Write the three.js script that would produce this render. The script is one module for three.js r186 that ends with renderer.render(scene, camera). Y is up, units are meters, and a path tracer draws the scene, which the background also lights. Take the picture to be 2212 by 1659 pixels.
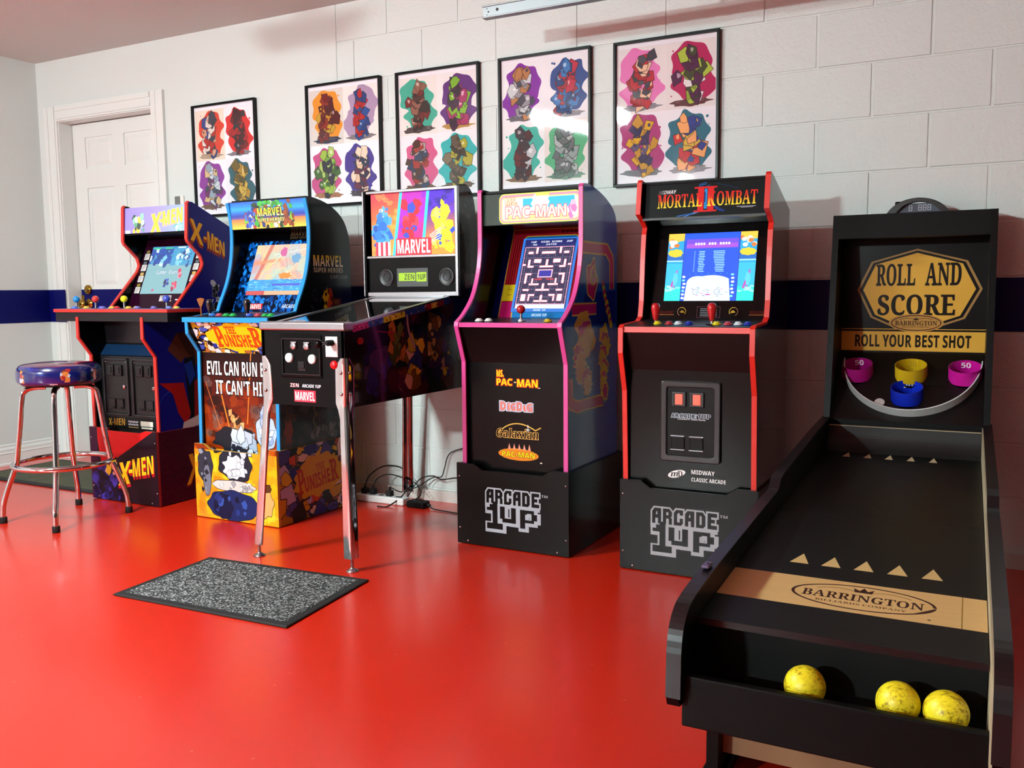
import * as THREE from 'three';
import { RoundedBoxGeometry } from 'three/addons/geometries/RoundedBoxGeometry.js';
import { mergeGeometries } from 'three/addons/utils/BufferGeometryUtils.js';
import { RectAreaLightUniformsLib } from 'three/addons/lights/RectAreaLightUniformsLib.js';

// ---------------------------------------------------------------- camera, light, exposure
RectAreaLightUniformsLib.init();
const scene = new THREE.Scene();
const camera = new THREE.PerspectiveCamera(45.36, 2212 / 1659, 0.05, 60);
camera.position.set(0.689, 1.047, 3.801);
camera.rotation.order = 'YXZ';
camera.rotation.set(-0.1022, 0.4946, -0.0103);
const renderer = new THREE.WebGLRenderer({ antialias: true });
renderer.toneMapping = THREE.LinearToneMapping;
renderer.toneMappingExposure = 1.12;
renderer.shadowMap.enabled = true;
scene.background = new THREE.Color(0x000000);

// two unseen ceiling lamps, placed to light the back wall and floor: three wings, each wing a glowing panel and an area light of its size
const LAMP = { at: [[-2.58, 2.36, 2.95], [-2.7, 2.36, 8.6]], power: [195, 1420], tilt: [1.0, 0.3], first: [Math.PI / 2 + 0.35, Math.PI], wing: [0.38, 0.13], color: [0.82, 1.0, 0.99] };
const WINGS = [];
LAMP.at.forEach((at, k) => [0, 2.0944, -2.0944].forEach((step) => {
  const turn = LAMP.first[k] + step, w = { lamp: k, turn, tilt: LAMP.tilt[k] }, l = new THREE.RectAreaLight(new THREE.Color(...LAMP.color), LAMP.power[k], ...LAMP.wing);
  w.out = new THREE.Vector3(Math.sin(turn) * Math.cos(w.tilt), -Math.sin(w.tilt), Math.cos(turn) * Math.cos(w.tilt));
  w.mid = new THREE.Vector3(...at).add(new THREE.Vector3(Math.sin(turn), 0, Math.cos(turn)).multiplyScalar(0.12));
  l.position.copy(w.mid).addScaledVector(w.out, 0.012); l.lookAt(l.position.clone().add(w.out));
  scene.add(l); WINGS.push(w);
}));
const ROOM = { x0: -4.72, x1: 4.6, z1: 10.6, h: 2.48 };
const SCREEN_GLOW = 1.15;

// ---------------------------------------------------------------- helpers
function rng(seed) { let s = seed >>> 0; return () => { s = (s + 0x6d2b79f5) | 0; let t = Math.imul(s ^ (s >>> 15), 1 | s); t = (t + Math.imul(t ^ (t >>> 7), 61 | t)) ^ t; return ((t ^ (t >>> 14)) >>> 0) / 4294967296; }; }
const V = (x, y, z) => new THREE.Vector3(x, y, z);
const lerp = THREE.MathUtils.lerp;
const used = {};
function numbered(n) { used[n] = (used[n] ?? -1) + 1; return used[n] ? n + '_' + String(used[n]).padStart(3, '0') : n; }
function shade(o) { o.castShadow = true; o.receiveShadow = true; return o; }
function add(parent, name, geo, material) { const m = shade(new THREE.Mesh(Array.isArray(geo) ? join(geo) : geo, material)); m.name = name; parent.add(m); return m; }
function group(parent, name) { const g = new THREE.Group(); g.name = name; parent.add(g); return g; }
function thing(name, label, category, pos = [0, 0, 0], grp) { const g = group(scene, numbered(name)); g.position.set(...pos); g.userData = { label, category }; if (grp) g.userData.group = grp; return g; }
function struct(name, parent = scene) { const g = group(parent, name); if (parent === scene) g.userData.kind = 'structure'; return g; }
function join(list) { return mergeGeometries(list.map((g) => { const h = g.index ? g.toNonIndexed() : g; for (const k of Object.keys(h.attributes)) if (!['position', 'normal', 'uv'].includes(k)) h.deleteAttribute(k); return h; })); }
const box = (x0, x1, y0, y1, z0, z1) => new THREE.BoxGeometry(x1 - x0, y1 - y0, z1 - z0).translate((x0 + x1) / 2, (y0 + y1) / 2, (z0 + z1) / 2);
const rbox = (x0, x1, y0, y1, z0, z1, r = 0.004, seg = 2) => new RoundedBoxGeometry(x1 - x0, y1 - y0, z1 - z0, seg, r).translate((x0 + x1) / 2, (y0 + y1) / 2, (z0 + z1) / 2);
const cyl = (r0, r1, h, x, y, z, seg = 24) => new THREE.CylinderGeometry(r0, r1, h, seg).translate(x, y, z);
function tube(points, r, seg = 60, rad = 8, closed = false, tension = 0.5) { return new THREE.TubeGeometry(new THREE.CatmullRomCurve3(points.map((p) => V(...p)), closed, 'catmullrom', tension), seg, r, rad, closed); }
function lathe(pts, seg = 32) { return new THREE.LatheGeometry(pts.map((p) => new THREE.Vector2(p[0], p[1])), seg); }
// A board whose front face spans x0..x1 and runs from A to B in the (z, y) plane, art upright from A to B.
function slabGeo(x0, x1, A, B, t, seg = 1) {
  const dz = B[0] - A[0], dy = B[1] - A[1], L = Math.hypot(dz, dy);
  const g = new THREE.BoxGeometry(x1 - x0, L, t, seg, seg, 1).translate(0, 0, -t / 2);
  const m = new THREE.Matrix4().makeBasis(V(1, 0, 0), V(0, dy / L, dz / L), V(0, -dz / L, dy / L));
  m.setPosition((x0 + x1) / 2, (A[1] + B[1]) / 2, (A[0] + B[0]) / 2);
  return g.applyMatrix4(m);
}
function slab(parent, name, x0, x1, A, B, t, front, edge) { return add(parent, name, slabGeo(x0, x1, A, B, t), edge ? [edge, edge, edge, edge, front, edge] : front); }
// a point on the slab A-B at distance t from A, lifted off it by n
function onSlab(A, B, t, n = 0) { const dz = B[0] - A[0], dy = B[1] - A[1], L = Math.hypot(dz, dy); return [A[0] + dz / L * t + dy / L * n, A[1] + dy / L * t - dz / L * n]; }
// Side panel: profile in (z, y), outer cap textured. side = +1 faces +x.
function sidePanel(parent, name, prof, xOuter, t, side, outer, core) {
  const s = new THREE.Shape(prof.map((p) => new THREE.Vector2(p[0], p[1])));
  const g = new THREE.ExtrudeGeometry(s, { depth: t, bevelEnabled: false, curveSegments: 1 }).toNonIndexed();
  const P = g.attributes.position, N = g.attributes.normal, n = P.count, zs = prof.map((p) => p[0]), ys = prof.map((p) => p[1]);
  const z0 = Math.min(...zs), z1 = Math.max(...zs), y0 = Math.min(...ys), y1 = Math.max(...ys);
  const outCap = [], rest = [], uv = [];
  const pos = [], nor = [];
  const tri = (i) => [i, i + 1, i + 2];
  for (let i = 0; i < n; i += 3) ((N.getZ(i) > 0.5) ? outCap : rest).push(tri(i));
  for (const list of [outCap, rest]) for (const tr of list) {
    const order = side > 0 ? [tr[0], tr[2], tr[1]] : tr;   // mirrored into world: (sx, sy, depth) -> (x = xOuter +- , y = sy, z = sx)
    for (const k of order) {
      const sx = P.getX(k), sy = P.getY(k), d = P.getZ(k);
      pos.push(xOuter - side * (t - d), sy, sx);
      nor.push(side * N.getZ(k), N.getY(k), N.getX(k));
      const u = (z1 - sx) / (z1 - z0);
      uv.push(side > 0 ? u : 1 - u, (sy - y0) / (y1 - y0));
    }
  }
  const o = new THREE.BufferGeometry();
  o.setAttribute('position', new THREE.Float32BufferAttribute(pos, 3));
  o.setAttribute('normal', new THREE.Float32BufferAttribute(nor, 3));
  o.setAttribute('uv', new THREE.Float32BufferAttribute(uv, 2));
  o.addGroup(0, outCap.length * 3, 0); o.addGroup(outCap.length * 3, rest.length * 3, 1);
  return add(parent, name, o, [outer, core]);
}
// Edge trim: a ribbon along an open (z, y) line, x0..x1 wide
function trimGeo(line, x0, x1, out = 0.004, inn = 0.004) {
  const a = [], b = [], n = line.length;
  for (let i = 0; i < n; i++) {
    const p = line[Math.max(0, i - 1)], q = line[Math.min(n - 1, i + 1)], L = Math.hypot(q[0] - p[0], q[1] - p[1]) || 1, nx = (q[1] - p[1]) / L, ny = -(q[0] - p[0]) / L;
    a.push([line[i][0] + nx * out, line[i][1] + ny * out]); b.push([line[i][0] - nx * inn, line[i][1] - ny * inn]);
  }
  const s = new THREE.Shape([...a, ...b.reverse()].map((p) => new THREE.Vector2(p[0], p[1])));
  const g = new THREE.ExtrudeGeometry(s, { depth: x1 - x0, bevelEnabled: false });
  // shape (sx, sy, depth) -> world (x = x1 - depth, y = sy, z = sx): a rotation, so faces keep their winding
  return g.rotateY(-Math.PI / 2).translate(x1, 0, 0);
}
function smooth(pts, n = 8) { return new THREE.CatmullRomCurve3(pts.map((p) => V(p[0], p[1], 0)), false, 'centripetal').getPoints(n * (pts.length - 1)).map((p) => [p.x, p.y]); }

// ---------------------------------------------------------------- materials
function canvas(w, h, draw) { const c = document.createElement('canvas'); c.width = w; c.height = h; const x = c.getContext('2d'); draw(x, w, h); return c; }
function tex(c, srgb = true) { const t = new THREE.CanvasTexture(c); if (srgb) t.colorSpace = THREE.SRGBColorSpace; t.magFilter = THREE.LinearFilter; t.wrapS = t.wrapT = THREE.ClampToEdgeWrapping; return t; }
const M = (color, roughness = 0.5, o = {}) => new THREE.MeshPhysicalMaterial({ color, roughness, ...o });
const print = (c, roughness = 0.3, o = {}) => new THREE.MeshPhysicalMaterial({ map: tex(c), roughness, specularIntensity: 0.35, ...o });
const lit = (c, glow = 1, base = 0.05) => new THREE.MeshPhysicalMaterial({ color: new THREE.Color(base, base, base), emissive: 0xffffff, emissiveMap: tex(c), emissiveIntensity: glow * SCREEN_GLOW, roughness: 0.12, specularIntensity: 0.4 });
const glossBlack = M(0x040405, 0.2, { specularIntensity: 0.28 }), black = M(0x050506, 0.45, { specularIntensity: 0.28 }), softBlack = M(0x0a0a0b, 0.6, { specularIntensity: 0.5 }), plastic = M(0x111114, 0.38), screwMat = M(0xb8b8b8, 0.25, { metalness: 1 });
const chrome = M(0xd6d6d8, 0.06, { metalness: 1 }), brushed = M(0xb9bcc0, 0.28, { metalness: 1 }), steel = M(0x8d9194, 0.42, { metalness: 1 });
const white = M(0xe8e6e0, 0.45), rubber = M(0x0c0c0c, 0.8);
// tiling noise height map
function noiseTex(size, seed, octaves, contrast = 1) {
  const data = new Uint8Array(size * size), r = rng(seed), f = new Float32Array(size * size);
  for (const [cells, amp] of octaves) {
    const g = new Float32Array(cells * cells).map(() => r());
    for (let y = 0; y < size; y++) for (let x = 0; x < size; x++) {
      const u = x / size * cells, v = y / size * cells, i = Math.floor(u), j = Math.floor(v), a = u - i, b = v - j, s = a * a * (3 - 2 * a), t = b * b * (3 - 2 * b);
      const G = (p, q) => g[((q % cells) * cells) + (p % cells)];
      f[y * size + x] += amp * lerp(lerp(G(i, j), G(i + 1, j), s), lerp(G(i, j + 1), G(i + 1, j + 1), s), t);
    }
  }
  let tot = 0; for (const o of octaves) tot += o[1];
  for (let i = 0; i < f.length; i++) data[i] = Math.max(0, Math.min(255, ((f[i] / tot - 0.5) * contrast + 0.5) * 255));
  return { f, data, size, tot };
}
function biased(n) { for (let i = 0; i < n.data.length; i++) n.data[i] = 255 * Math.pow(n.data[i] / 255, 0.28); return n; }
function grey(n, lo = 0, hi = 255) {
  const d = new Uint8Array(n.size * n.size * 4);
  for (let i = 0; i < n.data.length; i++) { const v = lo + (hi - lo) * n.data[i] / 255; d[i * 4] = d[i * 4 + 1] = d[i * 4 + 2] = v; d[i * 4 + 3] = 255; }
  const t = new THREE.DataTexture(d, n.size, n.size); t.magFilter = THREE.LinearFilter; t.wrapS = t.wrapT = THREE.RepeatWrapping; t.needsUpdate = true; return t;
}
function tinted(n, c0, c1) {
  const d = new Uint8Array(n.size * n.size * 4), a = new THREE.Color(c0), b = new THREE.Color(c1), A = a.clone().convertLinearToSRGB(), B = b.clone().convertLinearToSRGB();
  for (let i = 0; i < n.data.length; i++) { const v = n.data[i] / 255; d[i * 4] = 255 * lerp(A.r, B.r, v); d[i * 4 + 1] = 255 * lerp(A.g, B.g, v); d[i * 4 + 2] = 255 * lerp(A.b, B.b, v); d[i * 4 + 3] = 255; }
  const t = new THREE.DataTexture(d, n.size, n.size); t.colorSpace = THREE.SRGBColorSpace; t.magFilter = THREE.LinearFilter; t.wrapS = t.wrapT = THREE.RepeatWrapping; t.needsUpdate = true; return t;
}
function rep(t, x, y = x) { const c = t.clone(); c.repeat.set(x, y); c.needsUpdate = true; return c; }
// box-projected uv in metres
function metreUV(g) {
  g = g.index ? g.toNonIndexed() : g; const p = g.attributes.position, n = g.attributes.normal, uv = new Float32Array(p.count * 2);
  for (let i = 0; i < p.count; i++) {
    const ax = Math.abs(n.getX(i)), ay = Math.abs(n.getY(i)), az = Math.abs(n.getZ(i));
    if (ax > ay && ax > az) { uv[i * 2] = p.getZ(i); uv[i * 2 + 1] = p.getY(i); } else if (ay > az) { uv[i * 2] = p.getX(i); uv[i * 2 + 1] = p.getZ(i); } else { uv[i * 2] = p.getX(i); uv[i * 2 + 1] = p.getY(i); }
  }
  g.setAttribute('uv', new THREE.BufferAttribute(uv, 2)); return g;
}
const wallNoise = noiseTex(256, 11, [[8, 1], [24, 0.7], [64, 0.6], [128, 0.5]]);
const wallBump = grey(wallNoise);
const WALLC = 0xd3dcd9;
const blockPaint = M(WALLC, 0.5, { bumpMap: rep(wallBump, 2.5), bumpScale: 0.0025 });
const wallPaint = M(WALLC, 0.55, { bumpMap: rep(wallBump, 2), bumpScale: 0.0008 });
const ceilPaint = M(0xcdd4d0, 0.8, { bumpMap: rep(wallBump, 2), bumpScale: 0.001 });
const trimPaint = M(0xdde3e0, 0.35);
const bluePaint = M(0x040858, 0.42, { specularIntensity: 0.35, bumpMap: rep(wallBump, 2.5), bumpScale: 0.0015 });
const floorNoise = noiseTex(512, 5, [[4, 1], [9, 0.8], [30, 0.5], [120, 0.35], [256, 0.25]], 1.6);
const floorTint = tinted(floorNoise, 0xd0240c, 0xd42a10);
{ const d = floorTint.image.data, r = rng(123); for (let i = 0; i < 70; i++) { const q = Math.floor(r() * 512 * 512) * 4; d[q] = 232; d[q + 1] = 130; d[q + 2] = 110; } }
const floorMat = new THREE.MeshPhysicalMaterial({ map: rep(floorTint, 0.35), roughnessMap: rep(grey(noiseTex(512, 8, [[5, 1], [14, 0.8], [60, 0.6]], 1.4), 116, 132), 0.4), roughness: 0.62, clearcoat: 0.55, clearcoatRoughness: 0.2, bumpMap: rep(grey(floorNoise), 0.7), bumpScale: 0.00015 });

// ---------------------------------------------------------------- lettering and print helpers
function txt(x, s, X, Y, w, h, o = {}) {            // text scaled to fill a box whose lower left is X, Y (canvas y down: Y = baseline)
  x.save(); x.font = `${o.weight ?? 'bold'} 200px ${o.font ?? 'sans-serif'}`;
  const m = x.measureText(s), tw = m.actualBoundingBoxRight + m.actualBoundingBoxLeft, th = m.actualBoundingBoxAscent + m.actualBoundingBoxDescent;
  x.translate(X, Y); if (o.rot) x.rotate(o.rot); if (o.skew || o.shear) x.transform(1, o.shear ?? 0, o.skew ?? 0, 1, 0, 0);
  x.scale(w / tw, h / th); x.translate(m.actualBoundingBoxLeft, -m.actualBoundingBoxDescent);
  x.lineJoin = o.joinStyle ?? 'miter'; x.miterLimit = 3;
  for (const [c, lw, dx, dy] of o.strokes ?? []) { x.lineWidth = lw; x.strokeStyle = c; x.strokeText(s, dx ?? 0, dy ?? 0); }
  if (o.fill) { x.fillStyle = typeof o.fill === 'function' ? o.fill(x, th) : o.fill; x.fillText(s, 0, 0); }
  x.restore();
}
const vgrad = (stops) => (x, th) => { const g = x.createLinearGradient(0, -th, 0, 0); stops.forEach(([p, c]) => g.addColorStop(p, c)); return g; };
function blob(x, cx, cy, rx, ry, color, r, lobes = 9, rough = 0.3) {  // irregular paint splash
  x.beginPath(); const n = lobes * 2, pts = [];
  for (let i = 0; i < n; i++) { const a = i / n * Math.PI * 2, k = 1 + (i % 2 ? -1 : 1) * rough * r() - rough * 0.3 * r(); pts.push([cx + Math.cos(a) * rx * k, cy + Math.sin(a) * ry * k]); }
  for (let i = 0; i <= n; i++) { const p = pts[i % n], q = pts[(i + 1) % n], mx = (p[0] + q[0]) / 2, my = (p[1] + q[1]) / 2; if (!i) x.moveTo(mx, my); else x.quadraticCurveTo(p[0], p[1], mx, my); }
  x.closePath(); x.fillStyle = color; x.fill();
}
function shard(x, cx, cy, s, color, r, line) { x.beginPath(); const n = 4 + Math.floor(r() * 3), a0 = r() * 6; for (let i = 0; i < n; i++) { const a = a0 + i / n * 6.283, k = s * (0.6 + 0.7 * r()); x[i ? 'lineTo' : 'moveTo'](cx + Math.cos(a) * k, cy + Math.sin(a) * k * 1.2); } x.closePath(); x.fillStyle = color; x.fill(); if (line) { x.lineWidth = Math.max(1, s * 0.08); x.strokeStyle = line; x.stroke(); } }
// generic abstract print: splash of colour, a heap of overlapping shapes, a stone slab below
function abstractPrint(x, X, Y, w, h, splash, cols, base, seed, paper) {
  const r = rng(seed); x.save(); x.beginPath(); x.rect(X, Y, w, h); x.clip();
  x.fillStyle = paper; x.fillRect(X, Y, w, h);
  blob(x, X + w * (0.42 + 0.16 * r()), Y + h * 0.34, w * 0.44, h * 0.33, splash, r, 7, 0.24);
  blob(x, X + w * (0.4 + 0.2 * r()), Y + h * 0.66, w * 0.46, h * 0.26, splash, r, 6, 0.28);
  for (let i = 0; i < 7; i++) { x.beginPath(); x.arc(X + w * (0.08 + 0.84 * r()), Y + h * (0.08 + 0.8 * r()), w * (0.008 + 0.02 * r()), 0, 7); x.fillStyle = splash; x.fill(); }
  blob(x, X + w * 0.5, Y + h * 0.91, w * 0.42, h * 0.06, base, r, 8, 0.3);
  for (let i = 0; i < 9; i++) { x.fillStyle = i % 2 ? 'rgba(30,25,25,.45)' : 'rgba(230,225,215,.35)'; x.fillRect(X + w * (0.2 + 0.6 * r()), Y + h * (0.86 + 0.05 * r()), w * 0.1 * r() + 2, h * 0.008); }
  const n = 30;
  for (let i = 0; i < n; i++) {
    const t = i / n, yy = Y + h * (0.87 - 0.74 * t), spread = t > 0.62 ? 0.2 : (t > 0.35 ? 0.34 : 0.24);
    const cx = X + w * (0.5 + (r() - 0.5) * 2 * spread * (0.4 + 0.6 * r())), s = w * (0.08 + 0.07 * r());
    shard(x, cx, yy, s, cols[Math.floor(r() * cols.length)], r, 'rgba(25,20,22,.75)');
    if (r() < 0.5) shard(x, cx + s * (r() - 0.5) * 0.6, yy - s * 0.2, s * 0.35, r() < 0.5 ? 'rgba(255,255,255,.55)' : cols[(i + 1) % cols.length], r);
  }
  x.restore();
}
function montage(x, w, h, bg, cols, seed, n, s0, s1) {   // busy abstract comic-like pattern
  const r = rng(seed); x.fillStyle = bg; x.fillRect(0, 0, w, h);
  for (let i = 0; i < n; i++) { const cx = r() * w, cy = r() * h, s = lerp(s0, s1, r()) * h, c = cols[Math.floor(r() * cols.length)]; if (r() < 0.5) { blob(x, cx, cy, s, s * (0.5 + 0.6 * r()), 'rgba(15,12,18,.9)', r, 7, 0.35); blob(x, cx - s * 0.05, cy - s * 0.05, s * 0.88, s * 0.7 * (0.6 + 0.4 * r()), c, r, 7, 0.35); } else shard(x, cx, cy, s, c, r, 'rgba(15,12,18,.9)'); }
}
// block-letter maker's lettering: dark letters with a pale outline
const GLY = {   // outlines on a 6 x 10 grid
  A: [[[0, 10], [0, 2.2], [1.6, 0], [6, 0], [6, 10], [3.9, 10], [3.9, 6.5], [2.1, 6.5], [2.1, 10]], [[2.4, 4.3], [3.5, 4.3], [3.5, 2.2], [2.9, 2.2]]],
  R: [[[0, 10], [0, 0], [4.2, 0], [6, 2], [6, 4.5], [5.2, 5.3], [6, 6.2], [6, 10], [3.9, 10], [3.9, 6.3], [2.1, 6.3], [2.1, 10]], [[2.2, 4.2], [3.6, 4.2], [3.6, 2.2], [2.2, 2.2]]],
  C: [[[6, 0], [6, 3.4], [3.9, 3.4], [3.9, 2], [2.8, 2], [2.2, 3], [2.2, 8], [3.9, 8], [3.9, 5.4], [6, 5.4], [6, 8.6], [4.6, 10], [0, 10], [0, 2.2], [1.6, 0]]],
  D: [[[0, 10], [0, 0], [4.2, 0], [6, 2.4], [6, 8.4], [4.6, 10]], [[2.3, 8], [3.6, 8], [3.6, 2.4], [2.3, 2.4]]],
  E: [[[0, 10], [0, 0], [6, 0], [6, 2.4], [2.2, 2.4], [2.2, 3.9], [4.6, 3.9], [4.6, 6.1], [2.2, 6.1], [2.2, 7.6], [6, 7.6], [6, 10]]],
};
const LOW = [[.138, .297, .227, .8], [.086, .36, .14, .497], [.033, .43, .09, .497], [.033, .77, .322, .9], [.273, .388, .359, .656], [.316, .64, .559, .73], [.474, .397, .559, .733], [.635, .412, .724, .815], [.635, .412, .88, .48], [.836, .48, .88, .685], [.86, .49, .934, .625], [.72, .622, .88, .685], [.72, .47, .757, .505]];
const UPX = [.026, .1875, .349, .513, .674, .839];
function makerLogo(x, X, Y, w, h, ink, pale) {
  const low = (l, t, r, b, c) => { x.fillStyle = c; for (const q of LOW) x.fillRect(X + (q[0] - l) * w, Y + (q[1] - t) * h, (q[2] - q[0] + l + r) * w, (q[3] - q[1] + t + b) * h); };
  const up = (grow, c) => UPX.forEach((u, k) => { const poly = GLY['ARCADE'[k]], k2 = 1 + grow * 0; x.save(); x.translate(X + u * w, Y + 0.03 * h); x.scale(0.134 * w / 6, 0.305 * h / 10); x.beginPath(); for (const pl of grow ? [poly[0]] : poly) { pl.forEach((p, i) => x[i ? 'lineTo' : 'moveTo'](p[0], p[1])); x.closePath(); } x.fillStyle = c; if (grow) { x.lineWidth = 2.2; x.strokeStyle = c; x.lineJoin = 'miter'; x.stroke(); x.fill('nonzero'); } else x.fill('evenodd'); x.restore(); });
  low(.03, .03, .065, .075, pale); x.fillStyle = pale; x.fillRect(X, Y + .3 * h, .985 * w, .13 * h);
  up(1, pale); up(0, ink); low(0, 0, 0, 0, ink);
  txt(x, 'TM', X + w * 1.01, Y + h * 0.1, w * 0.11, h * 0.055, { fill: pale });
}

// ================================================================ THE ROOM
const C8 = 0.2032, Y0 = 0.06, BLOCK_X0 = -2.35, BLOCK_X1 = 1.35;
{
  const f = struct('floor'); add(f, 'floor_slab', metreUV(box(ROOM.x0 - 0.2, ROOM.x1 + 0.2, -0.15, 0, -0.35, ROOM.z1 + 0.2)), floorMat);
  const c = struct('ceiling'); add(c, 'ceiling_board', metreUV(box(ROOM.x0 - 0.2, ROOM.x1 + 0.2, ROOM.h, ROOM.h + 0.15, -0.35, ROOM.z1 + 0.2)), ceilPaint);
  const bandY0 = Y0 + 4 * C8, bandY1 = Y0 + 5 * C8;
  // back wall: painted concrete blocks; the part round the door is smooth
  const wb = struct('wall_back');
  const DX0 = -4.56, DX1 = -3.67, DH = 2.14;
  const smoothParts = [];
  const pieces = [[ROOM.x0 - 0.2, DX0, 0, ROOM.h + 0.1], [DX0, DX1, DH, ROOM.h + 0.1], [DX1, BLOCK_X0, 0, ROOM.h + 0.1]];
  for (const p of pieces) smoothParts.push(box(p[0], p[1], p[2], p[3], -0.24, 0));
  add(wb, 'plaster_face', metreUV(join(smoothParts)), wallPaint);
  add(wb, 'joint_bed', metreUV(box(BLOCK_X0, ROOM.x1 + 0.2, 0, ROOM.h + 0.1, -0.24, -0.0035)), blockPaint);
  add(wb, 'painted_stripe', metreUV(join([box(ROOM.x0, -4.64, bandY0, bandY1, 0, 0.0015), box(-3.637, BLOCK_X0, bandY0, bandY1, 0, 0.0015), box(BLOCK_X0, BLOCK_X1 + 1.9, bandY0 + 0.004, bandY1 - 0.004, -0.0035, -0.0025)])), bluePaint);
  // one geometry per block width; chamfered faces, a hair proud or shy of each other
  const blockGeo = {};
  function block(w, h) {
    const key = w.toFixed(3) + h.toFixed(3); if (blockGeo[key]) return blockGeo[key];
    const c = 0.0035, a = [[-w / 2, -h / 2], [w / 2, -h / 2], [w / 2, h / 2], [-w / 2, h / 2]], b = [[-w / 2 + c, -h / 2 + c], [w / 2 - c, -h / 2 + c], [w / 2 - c, h / 2 - c], [-w / 2 + c, h / 2 - c]];
    const pos = []; const q = (p) => pos.push(...p[0], ...p[1], ...p[2], ...p[0], ...p[2], ...p[3]);
    q(b.map((p) => [p[0], p[1], 0])); for (let i = 0; i < 4; i++) { const j = (i + 1) % 4; q([[...a[i], -0.006], [...a[j], -0.006], [...b[j], 0], [...b[i], 0]]); }
    const g = new THREE.BufferGeometry(); g.setAttribute('position', new THREE.Float32BufferAttribute(pos, 3)); g.computeVertexNormals(); return (blockGeo[key] = metreUV(g));
  }
  const r = rng(77);
  for (let k = 0; k < 12; k++) {
    const yA = Y0 + k * C8, yB = Math.min(yA + C8, ROOM.h + 0.02), off = k % 2 ? 0 : 0.2032;
    for (let i = -7; i < 5; i++) {
      const xa = Math.max(i * 0.4064 + off, BLOCK_X0), xb = Math.min((i + 1) * 0.4064 + off, BLOCK_X1); if (xb - xa < 0.05) continue;
      const gx = 0.006, gy = 0.0032;
      const m = add(wb, 'block', block(xb - xa - gx, yB - yA - gy), k === 4 ? bluePaint : blockPaint);
      m.position.set((xa + xb) / 2, (yA + yB) / 2, (r() - 0.5) * 0.0022);
      m.rotation.set((r() - 0.5) * 0.004, (r() - 0.5) * 0.004, 0);
    }
  }
  add(wb, 'curb', metreUV(rbox(BLOCK_X0, BLOCK_X1 + 1.9, -0.01, Y0 - 0.004, -0.02, 0.014, 0.004)), M(0xcfcac3, 0.7, { bumpMap: rep(wallBump, 4), bumpScale: 0.004 }));
  // left wall
  const wl = struct('wall_left');
  add(wl, 'plaster_face', metreUV(box(ROOM.x0 - 0.2, ROOM.x0, 0, ROOM.h + 0.1, -0.05, ROOM.z1 + 0.2)), wallPaint);
  add(wl, 'painted_stripe', metreUV(box(ROOM.x0, ROOM.x0 + 0.0015, bandY0, bandY1, 0, ROOM.z1)), bluePaint);
  const unseenWallPaint = M(0x45423f, 0.8); const wf = struct('unseen_wall_front'); add(wf, 'plaster_face', metreUV(box(ROOM.x0 - 0.2, ROOM.x1 + 0.2, 0, ROOM.h + 0.1, ROOM.z1, ROOM.z1 + 0.2)), unseenWallPaint);  // unseen front and right walls, kept dark so little light bounces back
  const wr = struct('unseen_wall_right'); add(wr, 'plaster_face', metreUV(box(ROOM.x1, ROOM.x1 + 0.2, 0, ROOM.h + 0.1, -0.05, ROOM.z1 + 0.2)), unseenWallPaint);
  // baseboard on the left wall
  const bb = struct('baseboard_left');
  const bs = new THREE.Shape([[0, 0], [0.02, 0], [0.02, 0.012], [0.014, 0.016], [0.014, 0.07], [0.017, 0.075], [0.012, 0.082], [0.012, 0.1], [0.006, 0.112], [0.006, 0.125], [0, 0.13]].map((p) => new THREE.Vector2(...p)));
  add(bb, 'board', new THREE.ExtrudeGeometry(bs, { depth: ROOM.z1, bevelEnabled: false }).translate(ROOM.x0, 0, 0), trimPaint);
  // door casing
  const tr = struct('trim_1');
  const prof = [[0, 0], [0.105, 0], [0.105, 0.016], [0.092, 0.019], [0.08, 0.014], [0.055, 0.014], [0.05, 0.018], [0.03, 0.018], [0.026, 0.012], [0.006, 0.012], [0, 0.008]];
  const casing = (len) => new THREE.ExtrudeGeometry(new THREE.Shape(prof.map((p) => new THREE.Vector2(...p))), { depth: len, bevelEnabled: false });
  // vertical stock: profile x across, z out, length up
  const up = (len) => casing(len).rotateX(-Math.PI / 2).scale(1, 1, 1);
  const vert = (x, flip) => { const g = up(2.2); g.rotateX(0); if (flip) g.rotateY(Math.PI).translate(0, 0, 0); return g; };
  // built plainly from stepped boards so that every face stays true
  const step = (x0, x1, y0, y1, horizontal) => horizontal
    ? [box(x0, x1, y1 - 0.03, y1, 0, 0.019), box(x0, x1, y1 - 0.062, y1 - 0.03, 0, 0.014), box(x0, x1, y0 + 0.012, y1 - 0.062, 0, 0.017), box(x0, x1, y0, y0 + 0.012, 0, 0.011)]
    : null;
  const jambStrip = (xs, s, y0, y1) => [box(Math.min(xs, xs + s * 0.03), Math.max(xs, xs + s * 0.03), y0, y1, 0, 0.019), box(Math.min(xs + s * 0.03, xs + s * 0.062), Math.max(xs + s * 0.03, xs + s * 0.062), y0, y1, 0, 0.014), box(Math.min(xs + s * 0.062, xs + s * 0.092), Math.max(xs + s * 0.062, xs + s * 0.092), y0, y1, 0, 0.017), box(Math.min(xs + s * 0.092, xs + s * 0.107), Math.max(xs + s * 0.092, xs + s * 0.107), y0, y1, 0, 0.011)];
  add(tr, 'casing_side', jambStrip(-4.642, 1, 0, 2.2), trimPaint);
  add(tr, 'casing_side', jambStrip(-3.592, -1, 0, 2.2), trimPaint);
  add(tr, 'casing_head', step(-4.535, -3.699, 2.11, 2.2, true), trimPaint);
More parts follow.
